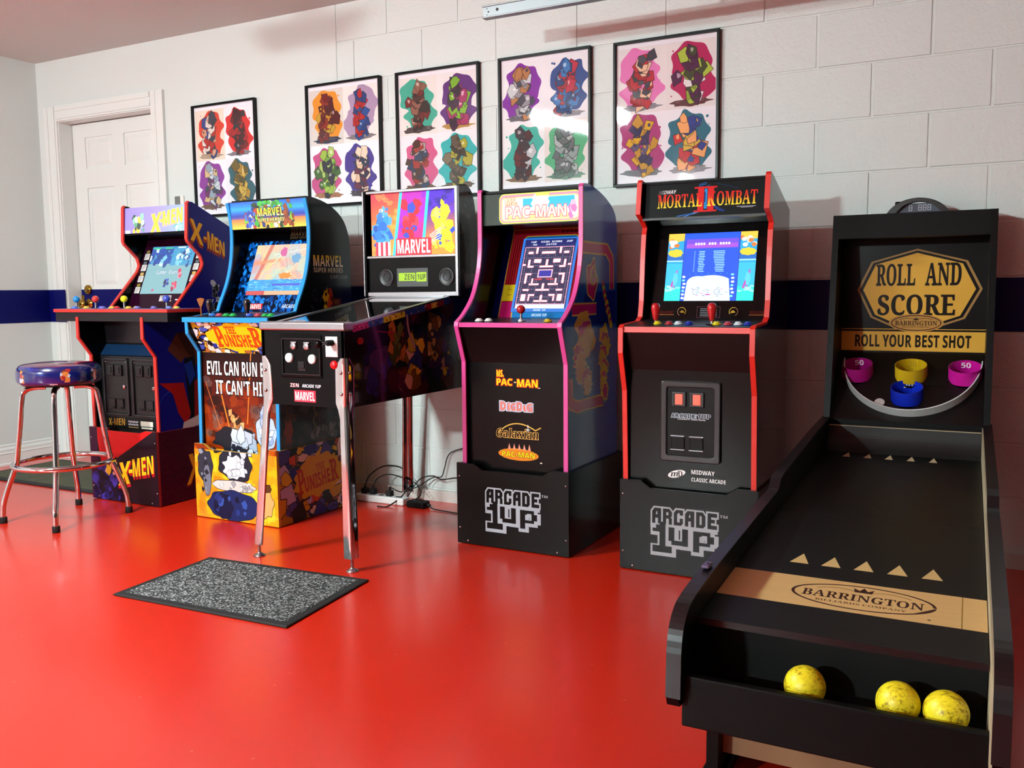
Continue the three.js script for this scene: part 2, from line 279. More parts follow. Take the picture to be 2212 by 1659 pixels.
  add(tr, 'jamb', [box(-4.56, -4.53, 0, 2.14, -0.24, 0.001), box(-3.705, -3.67, 0, 2.14, -0.24, 0.001), box(-4.56, -3.67, 2.105, 2.14, -0.24, 0.001), box(-4.53, -4.515, 0, 2.105, -0.24, -0.132), box(-3.72, -3.705, 0, 2.105, -0.24, -0.132)], trimPaint);
  add(tr, 'painted_stripe', box(-4.642, -4.535, bandY0, bandY1, 0.0185, 0.0202), bluePaint);
  // six-panel door leaf
  const d = struct('door_1');
  const zf = -0.092, leaf = [];
  const X0 = -4.526, X1 = -3.708;
  add(d, 'leaf', box(X0, X1, 0.01, 2.1, zf - 0.035, zf - 0.007), trimPaint);
  const cols = [[-4.415, -4.165], [-4.062, -3.812]], rows = [[1.825, 2.015], [1.09, 1.705], [0.24, 0.86]];
  const fr = [];
  fr.push(box(X0, cols[0][0], 0.01, 2.1, zf - 0.007, zf), box(cols[0][1], cols[1][0], 0.01, 2.1, zf - 0.007, zf), box(cols[1][1], X1, 0.01, 2.1, zf - 0.007, zf));
  for (const c of cols) { fr.push(box(c[0], c[1], 2.015, 2.1, zf - 0.007, zf), box(c[0], c[1], 1.705, 1.825, zf - 0.007, zf), box(c[0], c[1], 0.86, 1.09, zf - 0.007, zf), box(c[0], c[1], 0.01, 0.24, zf - 0.007, zf)); }
  add(d, 'stile_frame', fr, trimPaint);
  for (const c of cols) for (const rw of rows) {
    const w = c[1] - c[0], h = rw[1] - rw[0], s = new THREE.CylinderGeometry(0.7071 * 1, 0.7071 * 1, 1, 4, 1);
    const g = new THREE.BufferGeometry(), o = 0.018, i = 0.04, P = [];
    const ring = (k, z) => [[c[0] + k, rw[0] + k, z], [c[1] - k, rw[0] + k, z], [c[1] - k, rw[1] - k, z], [c[0] + k, rw[1] - k, z]];
    const A = ring(o, zf - 0.007), B = ring(i, zf - 0.001); const q = (a, b, cc, e) => P.push(...a, ...b, ...cc, ...a, ...cc, ...e);
    q(...B); for (let n = 0; n < 4; n++) q(A[n], A[(n + 1) % 4], B[(n + 1) % 4], B[n]);
    g.setAttribute('position', new THREE.Float32BufferAttribute(P, 3)); g.computeVertexNormals(); metreUV(g);
    add(d, 'raised_panel', g, trimPaint);
  }
  add(d, 'painted_stripe', box(X0, X1, bandY0, bandY1, zf - 0.004, zf + 0.0012), bluePaint);
  const brass = M(0xb08a3a, 0.18, { metalness: 1 });
  const k = add(d, 'knob', [lathe([[0.001, 0], [0.032, 0], [0.032, 0.008], [0.013, 0.014], [0.012, 0.034], [0.027, 0.044], [0.03, 0.058], [0.022, 0.07], [0.001, 0.072]]).rotateX(Math.PI / 2).translate(-4.455, 0.985, zf)], brass);
  add(d, 'latch_plate', [lathe([[0.001, 0], [0.03, 0], [0.03, 0.012], [0.022, 0.018], [0.001, 0.018]]).rotateX(Math.PI / 2).translate(-4.455, 1.075, zf), box(-4.527, -4.5, 0.93, 1.04, zf - 0.001, zf + 0.003)], brass);
}

// ---------------------------------------------------------------- unseen ceiling lamps
{
  LAMP.at.forEach(([lx, ly, lz], n) => {
    const t = thing('unseen_ceiling_lamp', ['white three-winged ceiling lamp out of view, lighting the floor and glaring in the framed posters', 'second white ceiling lamp out of view behind the camera, placed to light the back wall'][n], 'lamp', [lx, 0, lz]);
    add(t, 'socket', cyl(0.05, 0.06, 0.03, 0, ROOM.h - 0.015, 0), white); add(t, 'stem', cyl(0.032, 0.032, 0.06, 0, ly + 0.075, 0), white);
    add(t, 'hub', lathe([[0.001, ly + 0.05], [0.045, ly + 0.045], [0.055, ly + 0.01], [0.04, ly - 0.03], [0.001, ly - 0.035]].reverse(), 28), brushed);
    for (const w of WINGS) if (w.lamp === n) {
      const g = group(t, 'wing'); g.position.copy(w.mid).sub(V(lx, 0, lz)); g.rotation.order = 'YXZ'; g.rotation.set(w.tilt, w.turn, 0);
      add(g, 'heat_sink', rbox(-LAMP.wing[0] / 2 - 0.008, LAMP.wing[0] / 2 + 0.008, -LAMP.wing[1] / 2 - 0.008, LAMP.wing[1] / 2 + 0.008, -0.016, 0.001, 0.004), brushed);
      add(g, 'light_panel', rbox(-LAMP.wing[0] / 2, LAMP.wing[0] / 2, -LAMP.wing[1] / 2, LAMP.wing[1] / 2, 0.0, 0.006, 0.002), M(0xffffff, 0.5, { emissive: 0xf6ffff, emissiveIntensity: 170 }));
    }
  });
}

// ================================================================ ARCADE CABINETS
function buttonOn(parent, x, A, B, t, color, r = 0.0145) {
  const [z, y] = onSlab(A, B, t), ang = Math.atan2(B[1] - A[1], B[0] - A[0]);   // board leans back
  const g = group(parent, 'button'); g.position.set(x, y, z); g.rotation.x = Math.atan2(B[1] - A[1], A[0] - B[0]);
  const m = M(color, 0.3);
  add(g, 'rim', lathe([[0.001, 0], [r * 1.15, 0], [r * 1.2, 0.003], [r, 0.006], [r * 0.86, 0.004], [0.001, 0.004]], 20), m);
  add(g, 'plunger', lathe([[0.001, 0.012], [r * 0.55, 0.0118], [r * 0.8, 0.0095], [r * 0.82, 0.003], [0.001, 0.003]].reverse(), 20), m);
  return g;
}
function joystick(parent, x, A, B, t, color, kind) {
  const [z, y] = onSlab(A, B, t); const g = group(parent, 'joystick'); g.position.set(x, y, z);
  const m = M(color, 0.16, { clearcoat: 0.6 });
  add(g, 'dust_washer', cyl(0.02, 0.021, 0.002, 0, 0.001, 0, 24), black);
  if (kind === 'ball') { add(g, 'shaft', cyl(0.0052, 0.0052, 0.04, 0, 0.02, 0, 14), kind === 'x' ? chrome : brushed); add(g, 'ball_top', new THREE.SphereGeometry(0.0175, 26, 18).translate(0, 0.047, 0), m); }
  else { add(g, 'shaft', cyl(0.0055, 0.0055, 0.018, 0, 0.009, 0, 14), brushed); add(g, 'bat_top', lathe([[0.001, 0.012], [0.007, 0.012], [0.009, 0.018], [0.0145, 0.042], [0.0165, 0.056], [0.0155, 0.067], [0.01, 0.0745], [0.001, 0.0765]], 24), m); }
  return g;
}
function riser(parent, x0, x1, z0, z1, h, front, side, edge, notch, screws = true) {
  const t = 0.014, w = x1 - x0;
  const pts = notch ? [[0, 0], [w, 0], [w, h], [w - notch[3], h], [w - notch[2], h - notch[4]], [notch[1], h - notch[4]], [notch[0], h], [0, h]] : [[0, 0], [w, 0], [w, h], [0, h]];
  const g = new THREE.ExtrudeGeometry(new THREE.Shape(pts.map((p) => new THREE.Vector2(...p))), { depth: t, bevelEnabled: false });
  const uv = g.attributes.uv, P = g.attributes.position; for (let i = 0; i < P.count; i++) uv.setXY(i, P.getX(i) / w, P.getY(i) / h);
  add(parent, 'riser_front', g.translate(x0, 0.004, z1 - t), [front, edge]);
  sidePanel(parent, 'riser_side', [[z0, 0.004], [z1 - t, 0.004], [z1 - t, h], [z0, h]], x1, t, 1, side, edge);
  sidePanel(parent, 'riser_side', [[z0, 0.004], [z1 - t, 0.004], [z1 - t, h], [z0, h]], x0, t, -1, side, edge);
  add(parent, 'riser_back', box(x0 + t, x1 - t, 0.004, h, z0, z0 + t), edge);
  for (const fx of [x0 + 0.02, x1 - 0.05]) add(parent, 'riser_foot', box(fx, fx + 0.03, 0, 0.01, z0 + 0.03, z1 - 0.04), rubber);
  if (screws) for (const [sx, sy] of [[x0 + 0.012, h - 0.055], [x0 + 0.012, 0.065], [x1 - 0.012, h - 0.055], [x1 - 0.012, 0.065], [x0 + 0.05, 0.012], [x1 - 0.05, 0.012]])
    add(parent, 'screw', lathe([[0.001, 0.0025], [0.003, 0.002], [0.0042, 0.0003], [0.0042, -0.001]].reverse(), 12).rotateX(Math.PI / 2).translate(sx, sy + 0.004, z1), screwMat);
}
// Body shared by the four upright cabinets. front: open (z, y) line from the foot up over the top front corner; back: from there down to the foot.
function cabinetBody(t, o) {
  const T = 0.017, prof = [...o.front, ...o.back];
  sidePanel(t, 'side_panel', prof, o.x1, T, 1, o.art, o.core ?? glossBlack);
  sidePanel(t, 'side_panel', prof, o.x0, T, -1, o.artLeft ?? o.core ?? glossBlack, o.core ?? glossBlack);
  const line = o.trimLine ?? o.front;
  add(t, 'edge_trim', trimGeo(line, o.x1 - T - 0.0006, o.x1 + 0.0006), o.trim);
  add(t, 'edge_trim', trimGeo(line, o.x0 - 0.0006, o.x0 + T + 0.0006), o.trim);
  // roof and back sit inside the sides, inset from their edge
  const a = o.x0 + T, b = o.x1 - T, bk = [o.front[o.front.length - 1], ...o.back], inn = bk.map((p, i) => { const u = bk[Math.max(0, i - 1)], v = bk[Math.min(bk.length - 1, i + 1)], L = Math.hypot(v[0] - u[0], v[1] - u[1]) || 1; return [p[0] - (v[1] - u[1]) / L * o.inset, p[1] + (v[0] - u[0]) / L * o.inset]; });
  const roof = []; for (let i = 1; i < inn.length - 1; i++) { const p = inn[i], q = inn[i + 1]; if (Math.hypot(p[0] - q[0], p[1] - q[1]) > 1e-4) roof.push(slabGeo(a, b, q, p, 0.01)); }
  add(t, 'back_panel', roof, softBlack);
  return [a, b];
}

// ---- cabinet 1: four-player fighting cabinet by the door
{
  const t = thing('arcade_cabinet', 'dark blue, red-edged arcade cabinet with four ball-top joysticks, behind the bar stool', 'arcade cabinet');
  const x0 = -3.43, x1 = -2.945;
  const front = [[0.70, 0.3], [0.70, 0.738], [0.768, 0.83], [0.768, 0.93], [0.572, 0.97], [0.557, 0.988], ...smooth([[0.392, 1.162], [0.377, 1.195], [0.388, 1.235]], 4), [0.466, 1.305], [0.472, 1.32], [0.461, 1.495], [0.452, 1.504]];
  const back = [[0.43, 1.502], [0.169, 1.386], [0.16, 1.37], [0.16, 0.3]];
  const zb = [0.16, 0.768], yb = [0.3, 1.504], S = 850, W = Math.round((zb[1] - zb[0]) * S), H = Math.round((yb[1] - yb[0]) * S);
  const px = (z) => (zb[1] - z) * S, py = (y) => (yb[1] - y) * S;
  const art = print(canvas(W, H, (x) => {
    x.fillStyle = '#14147c'; x.fillRect(0, 0, W, H);
    const r = rng(4);
    for (let i = 0; i < 26; i++) { x.fillStyle = 'rgba(120,140,220,.5)'; x.fillRect(r() * W, H * 0.25 + r() * H * 0.7, 1.5, 1.5); }
    x.strokeStyle = 'rgba(40,90,190,.7)'; x.lineWidth = 3; x.beginPath(); x.arc(px(0.6), py(0.46), 90, 3.5, 5.6); x.stroke();
    // slanted lettering: falls from the front edge towards the back
    const word = (dx, dy, c, st) => { x.save(); const ax = px(0.452), ay = py(1.315), bx = px(0.222), by = py(1.235); x.transform((bx - ax) / 100, (by - ay) / 100, 0, 1, ax + dx, ay + dy); [['X', 0, 40, 92], ['-', 38, 10, 0], ['M', 49, 19, 74], ['E', 69, 12.5, 66], ['N', 83, 17, 62]].forEach(([ch, px0, w, hh]) => ch === '-' ? (x.fillStyle = c, x.fillRect(px0, -44, 9, 12)) : txt(x, ch, px0, 0, w * 0.92, hh, { fill: c, strokes: st })); x.restore(); };
    for (let i = 12; i > 0; i--) word(-i * 0.5, i * 1.1, '#9c3418'); word(0, 0, '#f0b41c', [['#b8581a', 3]]);
    // abstract winged red, brown and blue shapes near the bottom
    const poly = (c, pts) => { x.fillStyle = c; x.beginPath(); pts.forEach((p, i) => x[i ? 'lineTo' : 'moveTo'](px(p[0]), py(p[1]))); x.closePath(); x.fill(); };
    poly('#5a2d1e', [[0.63, 0.77], [0.57, 0.85], [0.47, 0.86], [0.42, 0.78], [0.45, 0.68], [0.52, 0.73], [0.55, 0.7]]);
    poly('#3a1c14', [[0.57, 0.85], [0.47, 0.86], [0.46, 0.72], [0.5, 0.74]]);
    poly('#0c0c14', [[0.53, 0.72], [0.46, 0.73], [0.45, 0.42], [0.5, 0.36]]);
    poly('#12308c', [[0.53, 0.69], [0.48, 0.71], [0.46, 0.63], [0.5, 0.58]]);
    poly('#a01414', [[0.69, 0.61], [0.54, 0.6], [0.5, 0.44], [0.53, 0.38], [0.58, 0.45], [0.61, 0.55]]);
    poly('#8a1010', [[0.47, 0.6], [0.42, 0.63], [0.38, 0.5], [0.48, 0.38]]);
    poly('#c9b8b4', [[0.55, 0.4], [0.44, 0.43], [0.42, 0.38], [0.56, 0.36]]);
    for (let i = 0; i < 26; i++) shard(x, px(0.3 + 0.05 * (r() - 0.5)), py(1.1 - r() * 0.2), 4 + r() * 12, i % 3 ? '#111114' : '#b9bcc4', r, '#e6e6e6');
  }), 0.3, { clearcoat: 0.12, clearcoatRoughness: 0.12 });
  const red = M(0xd0342c, 0.35);
  const [a, b] = cabinetBody(t, { x0, x1, front, back, art, trim: red, inset: 0.03 });
  // marquee
  const mA = [0.463, 1.352], mB = [0.453, 1.492];
  const mar = canvas(640, 192, (x, w, h) => {
    const g = x.createLinearGradient(0, 0, w, h); g.addColorStop(0, '#8c7ad0'); g.addColorStop(0.5, '#9c8cf0'); g.addColorStop(1, '#8fb8f0'); x.fillStyle = g; x.fillRect(0, 0, w, h);
    const r = rng(21); for (let i = 0; i < 60; i++) { x.fillStyle = `rgba(${90 + r() * 120 | 0},${90 + r() * 110 | 0},230,.25)`; x.fillRect(r() * w, r() * h, 60, 3); }
    const cs = ['#cfe070', '#4f9a70', '#b8e0c0', '#e0c040', '#8fc8a8', '#2d4038'];
    for (let i = 0; i < 24; i++) shard(x, 95 + r() * 120, 55 + r() * 115, 10 + r() * 18, cs[i % 6], r);
    for (let i = 0; i < 16; i++) shard(x, 500 + r() * 90, 110 + r() * 65, 8 + r() * 14, ['#9be8d8', '#d8f4f0', '#58b0a8'][i % 3], r);
    x.save(); x.transform(1, -0.12, 0, 1, 0, 34);
    const word = (c, st, dx, dy) => { txt(x, 'X', 270 + dx, 190 + dy, 105, 135, { fill: c, strokes: st, skew: -0.1 }); x.fillStyle = c; x.fillRect(372 + dx, 105 + dy, 28, 18); txt(x, 'MEN', 400 + dx, 150 + dy, 200, 96, { fill: c, strokes: st }); };
    word('#f0a890', [['#f0a890', 16]], 3, 6); word('#f4ee30', [['#f8d860', 4]], 0, 0); x.restore();
    x.fillStyle = '#f4ffff'; x.fillRect(8, h - 32, 48, 28);
  });
  slab(t, 'marquee', a, b, mA, mB, 0.012, lit(mar, 1.35), black);
  slab(t, 'marquee_underside', a, b, [0.30, 1.335], [0.464, 1.35], 0.01, glossBlack);
  // screen bezel with instruction strip
  const bA = [0.468, 0.975], bB = [0.315, 1.335];
  const L = Math.hypot(bA[0] - bB[0], bA[1] - bB[1]);
  const bez = canvas(512, 440, (x, w, h) => {
    x.fillStyle = '#26061c'; x.fillRect(0, 0, w, h);
    const r = rng(8); x.strokeStyle = 'rgba(150,40,90,.5)'; for (let i = 0; i < 60; i++) { x.beginPath(); const X = r() * w, Y = r() * h; x.moveTo(X, Y); x.lineTo(X + 14 * (r() - 0.5), Y + 24 * r()); x.stroke(); }
    for (const X0 of [14, w - 60]) for (let i = 0; i < 4; i++) { x.fillStyle = '#0a0a0c'; x.fillRect(X0, 70 + i * 72, 46, 70); x.fillStyle = '#dcd8d4'; x.fillRect(X0 + 2, 94 + i * 72, 42, 40); x.fillStyle = ['#7a6a40', '#58606a', '#c0a060', '#8a7838'][i]; x.fillRect(X0 + 8, 72 + i * 72, 28, 20); x.fillStyle = '#666'; for (let k = 0; k < 4; k++) x.fillRect(X0 + 5, 100 + i * 72 + k * 8, 36 - k * 4, 3); }
    txt(x, 'MARVEL', 250, h - 38, 100, 38, { fill: '#f4e8e8' });
    x.fillStyle = '#dcd8e0'; x.fillRect(w - 130, h - 52, 70, 8);
  });
  slab(t, 'bezel', a, b, bA, bB, 0.012, print(bez, 0.12), black);
  const s0 = onSlab(bA, bB, 0.075, 0.0025), s1 = onSlab(bA, bB, 0.345, 0.0025);
  const scr = canvas(512, 410, (x, w, h) => {
    x.fillStyle = '#86b8c0'; x.fillRect(0, 0, w, h); x.fillStyle = '#7aa8b4'; x.fillRect(0, h * 0.5, w, 3);
    const r = rng(31); x.fillStyle = '#1b4fae'; x.fillRect(0, 20, w * 0.5, h * 0.32); x.fillStyle = '#3f9fd0'; x.fillRect(w * 0.5, 20, w * 0.5, h * 0.36);
    for (let i = 0; i < 40; i++) shard(x, r() * w, 30 + r() * h * 0.34, 8 + r() * 24, ['#7fd0e8', '#1a3c98', '#d0f0f8', '#4aa0c8', '#204890'][i % 5], r);
    x.fillStyle = '#2d8ac0'; x.fillRect(0, 0, w, 20); x.fillStyle = '#30c890'; x.fillRect(10, 8, 90, 14); x.fillStyle = '#30c890'; x.fillRect(150, 8, 90, 14); x.fillStyle = '#e8609a'; x.fillRect(420, 6, 80, 16); x.fillStyle = '#d8f0f8'; x.fillRect(300, 6, 90, 12);
    txt(x, 'Game Over', w * 0.25, h * 0.6, w * 0.5, h * 0.1, { fill: '#d8f0ff', strokes: [['#4a6880', 18]], font: 'monospace' });
    for (const [cx, cy, cs] of [[270, 320, ['#28389c', '#4058c8', '#182060']], [370, 350, ['#d83058', '#f06080', '#a01838']], [400, 240, ['#d83058', '#f4a0b0']]]) for (let i = 0; i < 9; i++) shard(x, cx + (r() - 0.5) * 46, cy + (r() - 0.5) * 56, 8 + r() * 12, cs[i % cs.length], r);
    shard(x, 140, 380, 12, '#d83078', r);
  });
  slab(t, 'screen', x0 + 0.08, x1 - 0.08, s0, s1, 0.004, lit(scr, 0.9), black);
  // control deck: a wide box on its own
  const d0 = -3.594, d1 = -2.776, dz0 = 0.56, dz1 = 0.77;
  const deck = group(t, 'control_deck');
  add(deck, 'deck_box', rbox(d0 + 0.004, d1 - 0.004, 0.912, 0.969, dz0, dz1 - 0.004, 0.003), plastic);
  add(deck, 'deck_top', rbox(d0, d1, 0.969, 0.974, dz0, dz1 - 0.002, 0.002), M(0x50508a, 0.35));
  add(deck, 'deck_trim', [rbox(d0 - 0.002, d1 + 0.002, 0.957, 0.973, dz1 - 0.004, dz1 + 0.003, 0.002), rbox(d1 - 0.002, d1 + 0.003, 0.957, 0.973, dz0, dz1, 0.002), rbox(d0 - 0.003, d0 + 0.002, 0.957, 0.973, dz0, dz1, 0.002)], red);
  const tA = [0.77, 0.974], tB = [0.56, 0.9741];
  for (const [x, z, c] of [[-3.537, 0.68, 0x1f8ad0], [-3.39, 0.68, 0xd83a34], [-3.177, 0.68, 0xe4e01c], [-2.877, 0.68, 0x3a50c0]]) joystick(t, x, tA, tB, 0.77 - z, c, 'ball');
  for (const [x, z, c] of [[-3.50, 0.72, 0x4c74d8], [-3.45, 0.69, 0xe8c44c], [-3.335, 0.69, 0x4c74d8], [-3.30, 0.71, 0x7a70c8], [-3.27, 0.68, 0xe8c44c], [-3.22, 0.69, 0xc83a3a], [-3.123, 0.70, 0xe8c44c], [-3.09, 0.68, 0xe0b44c], [-3.06, 0.7, 0x7a7ac0], [-2.945, 0.7, 0x7a70c0], [-2.84, 0.7, 0x6f88d0], [-2.765, 0.68, 0xd8c860]].filter((q) => q[0] < d1 - 0.02)) buttonOn(t, x, tA, tB, 0.77 - z, c);
  buttonOn(t, -2.80, tA, tB, 0.08, 0xd8c860);
  // front: recessed board, sloped apron, two coin doors
  add(t, 'front_panel', box(a, b, 0.3, 0.80, 0.60, 0.612), black);
  slab(t, 'knee_panel', a, b, [0.612, 0.80], [0.62, 0.93], 0.01, M(0x14131a, 0.35));
  const faceA = [0.655, 0.33], faceB = [0.655, 0.735];
  add(t, 'coin_panel', rbox(a, b, 0.33, 0.735, 0.612, 0.655, 0.006), plastic);
  slab(t, 'apron', a, b, [0.652, 0.738], [0.608, 0.795], 0.008, M(0x0d2846, 0.3));
  for (let k = 0; k < 2; k++) {
    const c0 = a + 0.022 + k * 0.215, c1 = c0 + 0.19, cd = group(t, 'coin_door');
    add(cd, 'frame', [rbox(c0, c1, 0.43, 0.442, 0.655, 0.664, 0.004), rbox(c0, c1, 0.712, 0.724, 0.655, 0.664, 0.004), rbox(c0, c0 + 0.012, 0.43, 0.724, 0.655, 0.664, 0.004), rbox(c1 - 0.012, c1, 0.43, 0.724, 0.655, 0.664, 0.004)], M(0x222225, 0.25));
    for (let q = 0; q < 2; q++) {
      add(cd, 'coin_slot', [rbox(c0 + 0.035 + q * 0.06, c0 + 0.083 + q * 0.06, 0.632, 0.69, 0.655, 0.665, 0.004), box(c0 + 0.065 + q * 0.06, c0 + 0.07 + q * 0.06, 0.645, 0.678, 0.665, 0.668)], plastic);
      add(cd, 'coin_return', [rbox(c0 + 0.035 + q * 0.06, c0 + 0.083 + q * 0.06, 0.462, 0.515, 0.655, 0.661, 0.003), box(c0 + 0.042 + q * 0.06, c0 + 0.076 + q * 0.06, 0.468, 0.472, 0.661, 0.668)], plastic);
    }
    add(cd, 'lock', lathe([[0.001, 0.012], [0.009, 0.011], [0.011, 0.006], [0.011, 0]].reverse(), 20).rotateX(Math.PI / 2).translate(c1 - 0.034, 0.578, 0.655), chrome);
    for (const q of [c0 + 0.02, c1 - 0.02]) add(cd, 'bolt', new THREE.SphereGeometry(0.004, 10, 8).translate(q, 0.703, 0.656), screwMat);
  }
  const lab = canvas(440, 96, (x, w, h) => { x.fillStyle = '#0f0f10'; x.fillRect(0, 0, w, h); txt(x, 'X-MEN', 10, 76, 150, 56, { fill: '#c8962c', shear: -0.06 }); x.fillStyle = '#c8c8d0'; for (let i = 0; i < 7; i++) { x.fillRect(190 + i * 13, 26 + (i % 2) * 2, 10, 14); x.fillRect(190 + i * 13, 50 - (i % 2) * 2, 10, 14); } x.fillStyle = '#a08850'; x.fillRect(190, 74, 90, 8); x.fillStyle = '#e8e8d8'; x.fillRect(300, 24, 110, 40); x.fillRect(306, 70, 98, 14); x.fillStyle = '#403a28'; x.fillRect(306, 64, 80, 3); });
  add(t, 'title_strip', new THREE.BoxGeometry(0.36, 0.062, 0.002).translate((a + b) / 2 - 0.01, 0.393, 0.656), [black, black, black, black, print(lab, 0.35), black]);
  // riser
  const rf = print(canvas(640, 480, (x, w, h) => {
    x.fillStyle = '#170512'; x.fillRect(0, 0, w, h);
    x.fillStyle = '#d01414'; x.beginPath(); x.moveTo(w * 0.3, 0); x.lineTo(w * 0.95, 0); x.lineTo(w * 0.38, h * 0.42); x.lineTo(w * 0.16, h * 0.5); x.lineTo(w * 0.1, 0); x.closePath(); x.fill();
    x.fillStyle = '#3c0c30'; x.fillRect(0, 0, w * 0.12, h);
    const r = rng(19); for (let i = 0; i < 60; i++) shard(x, w * (0.05 + 0.42 * r()), h * (0.55 + 0.45 * r()), 12 + r() * 30, ['#1c1450', '#2b2070', '#120c30', '#3a2c8a', '#0e0a1e'][i % 5], r);
    for (let i = 0; i < 12; i++) shard(x, w * (0.24 + 0.14 * r()), h * (0.42 + 0.2 * r()), 12 + r() * 18, ['#d8a018', '#c88a80', '#5a1c30', '#e0b060'][i % 4], r);
    x.save(); x.transform(1, -0.2, 0, 1, 0, 125);
    const word = (c, st, dx, dy) => { txt(x, 'X', 262 + dx, 300 + dy, 110, 145, { fill: c, strokes: st, skew: -0.12 }); x.fillStyle = c; x.fillRect(366 + dx, 210 + dy, 34, 24); txt(x, 'MEN', 405 + dx, 262 + dy, 195, 115, { fill: c, strokes: st }); };
    for (let i = 16; i > 0; i -= 2) word('#b81420', [['#b81420', 8]], i * 0.4, i * 1.2); word('#f4d21c', [['#e8a818', 4]], 0, 0); x.restore();
  }), 0.25);
  const rs = print(canvas(640, 480, (x, w, h) => { x.fillStyle = '#3a0a1e'; x.fillRect(0, 0, w, h); const r = rng(23); for (let i = 0; i < 500; i++) { x.fillStyle = ['rgba(80,20,50,.6)', 'rgba(30,4,16,.6)', 'rgba(100,30,60,.4)'][i % 3]; x.fillRect(r() * w, r() * h, 10 + r() * 30, 4); } x.save(); x.transform(1, -0.14, 0, 1, 0, 80); for (let i = 12; i >= 0; i -= 2) { const c = i ? '#7a1a18' : '#d8961c'; txt(x, 'X', 190, 330 + i, 120, 200, { fill: c, skew: -0.1 }); txt(x, '-MEN', 310, 290 + i, 250, 150, { fill: c }); } x.restore(); }), 0.3);
  riser(t, -3.428, -2.938, 0.17, 0.73, 0.37, rf, rs, M(0x8c1a1c, 0.35), [0.135, 0.137, 0.115, 0.08, 0.012]);
}

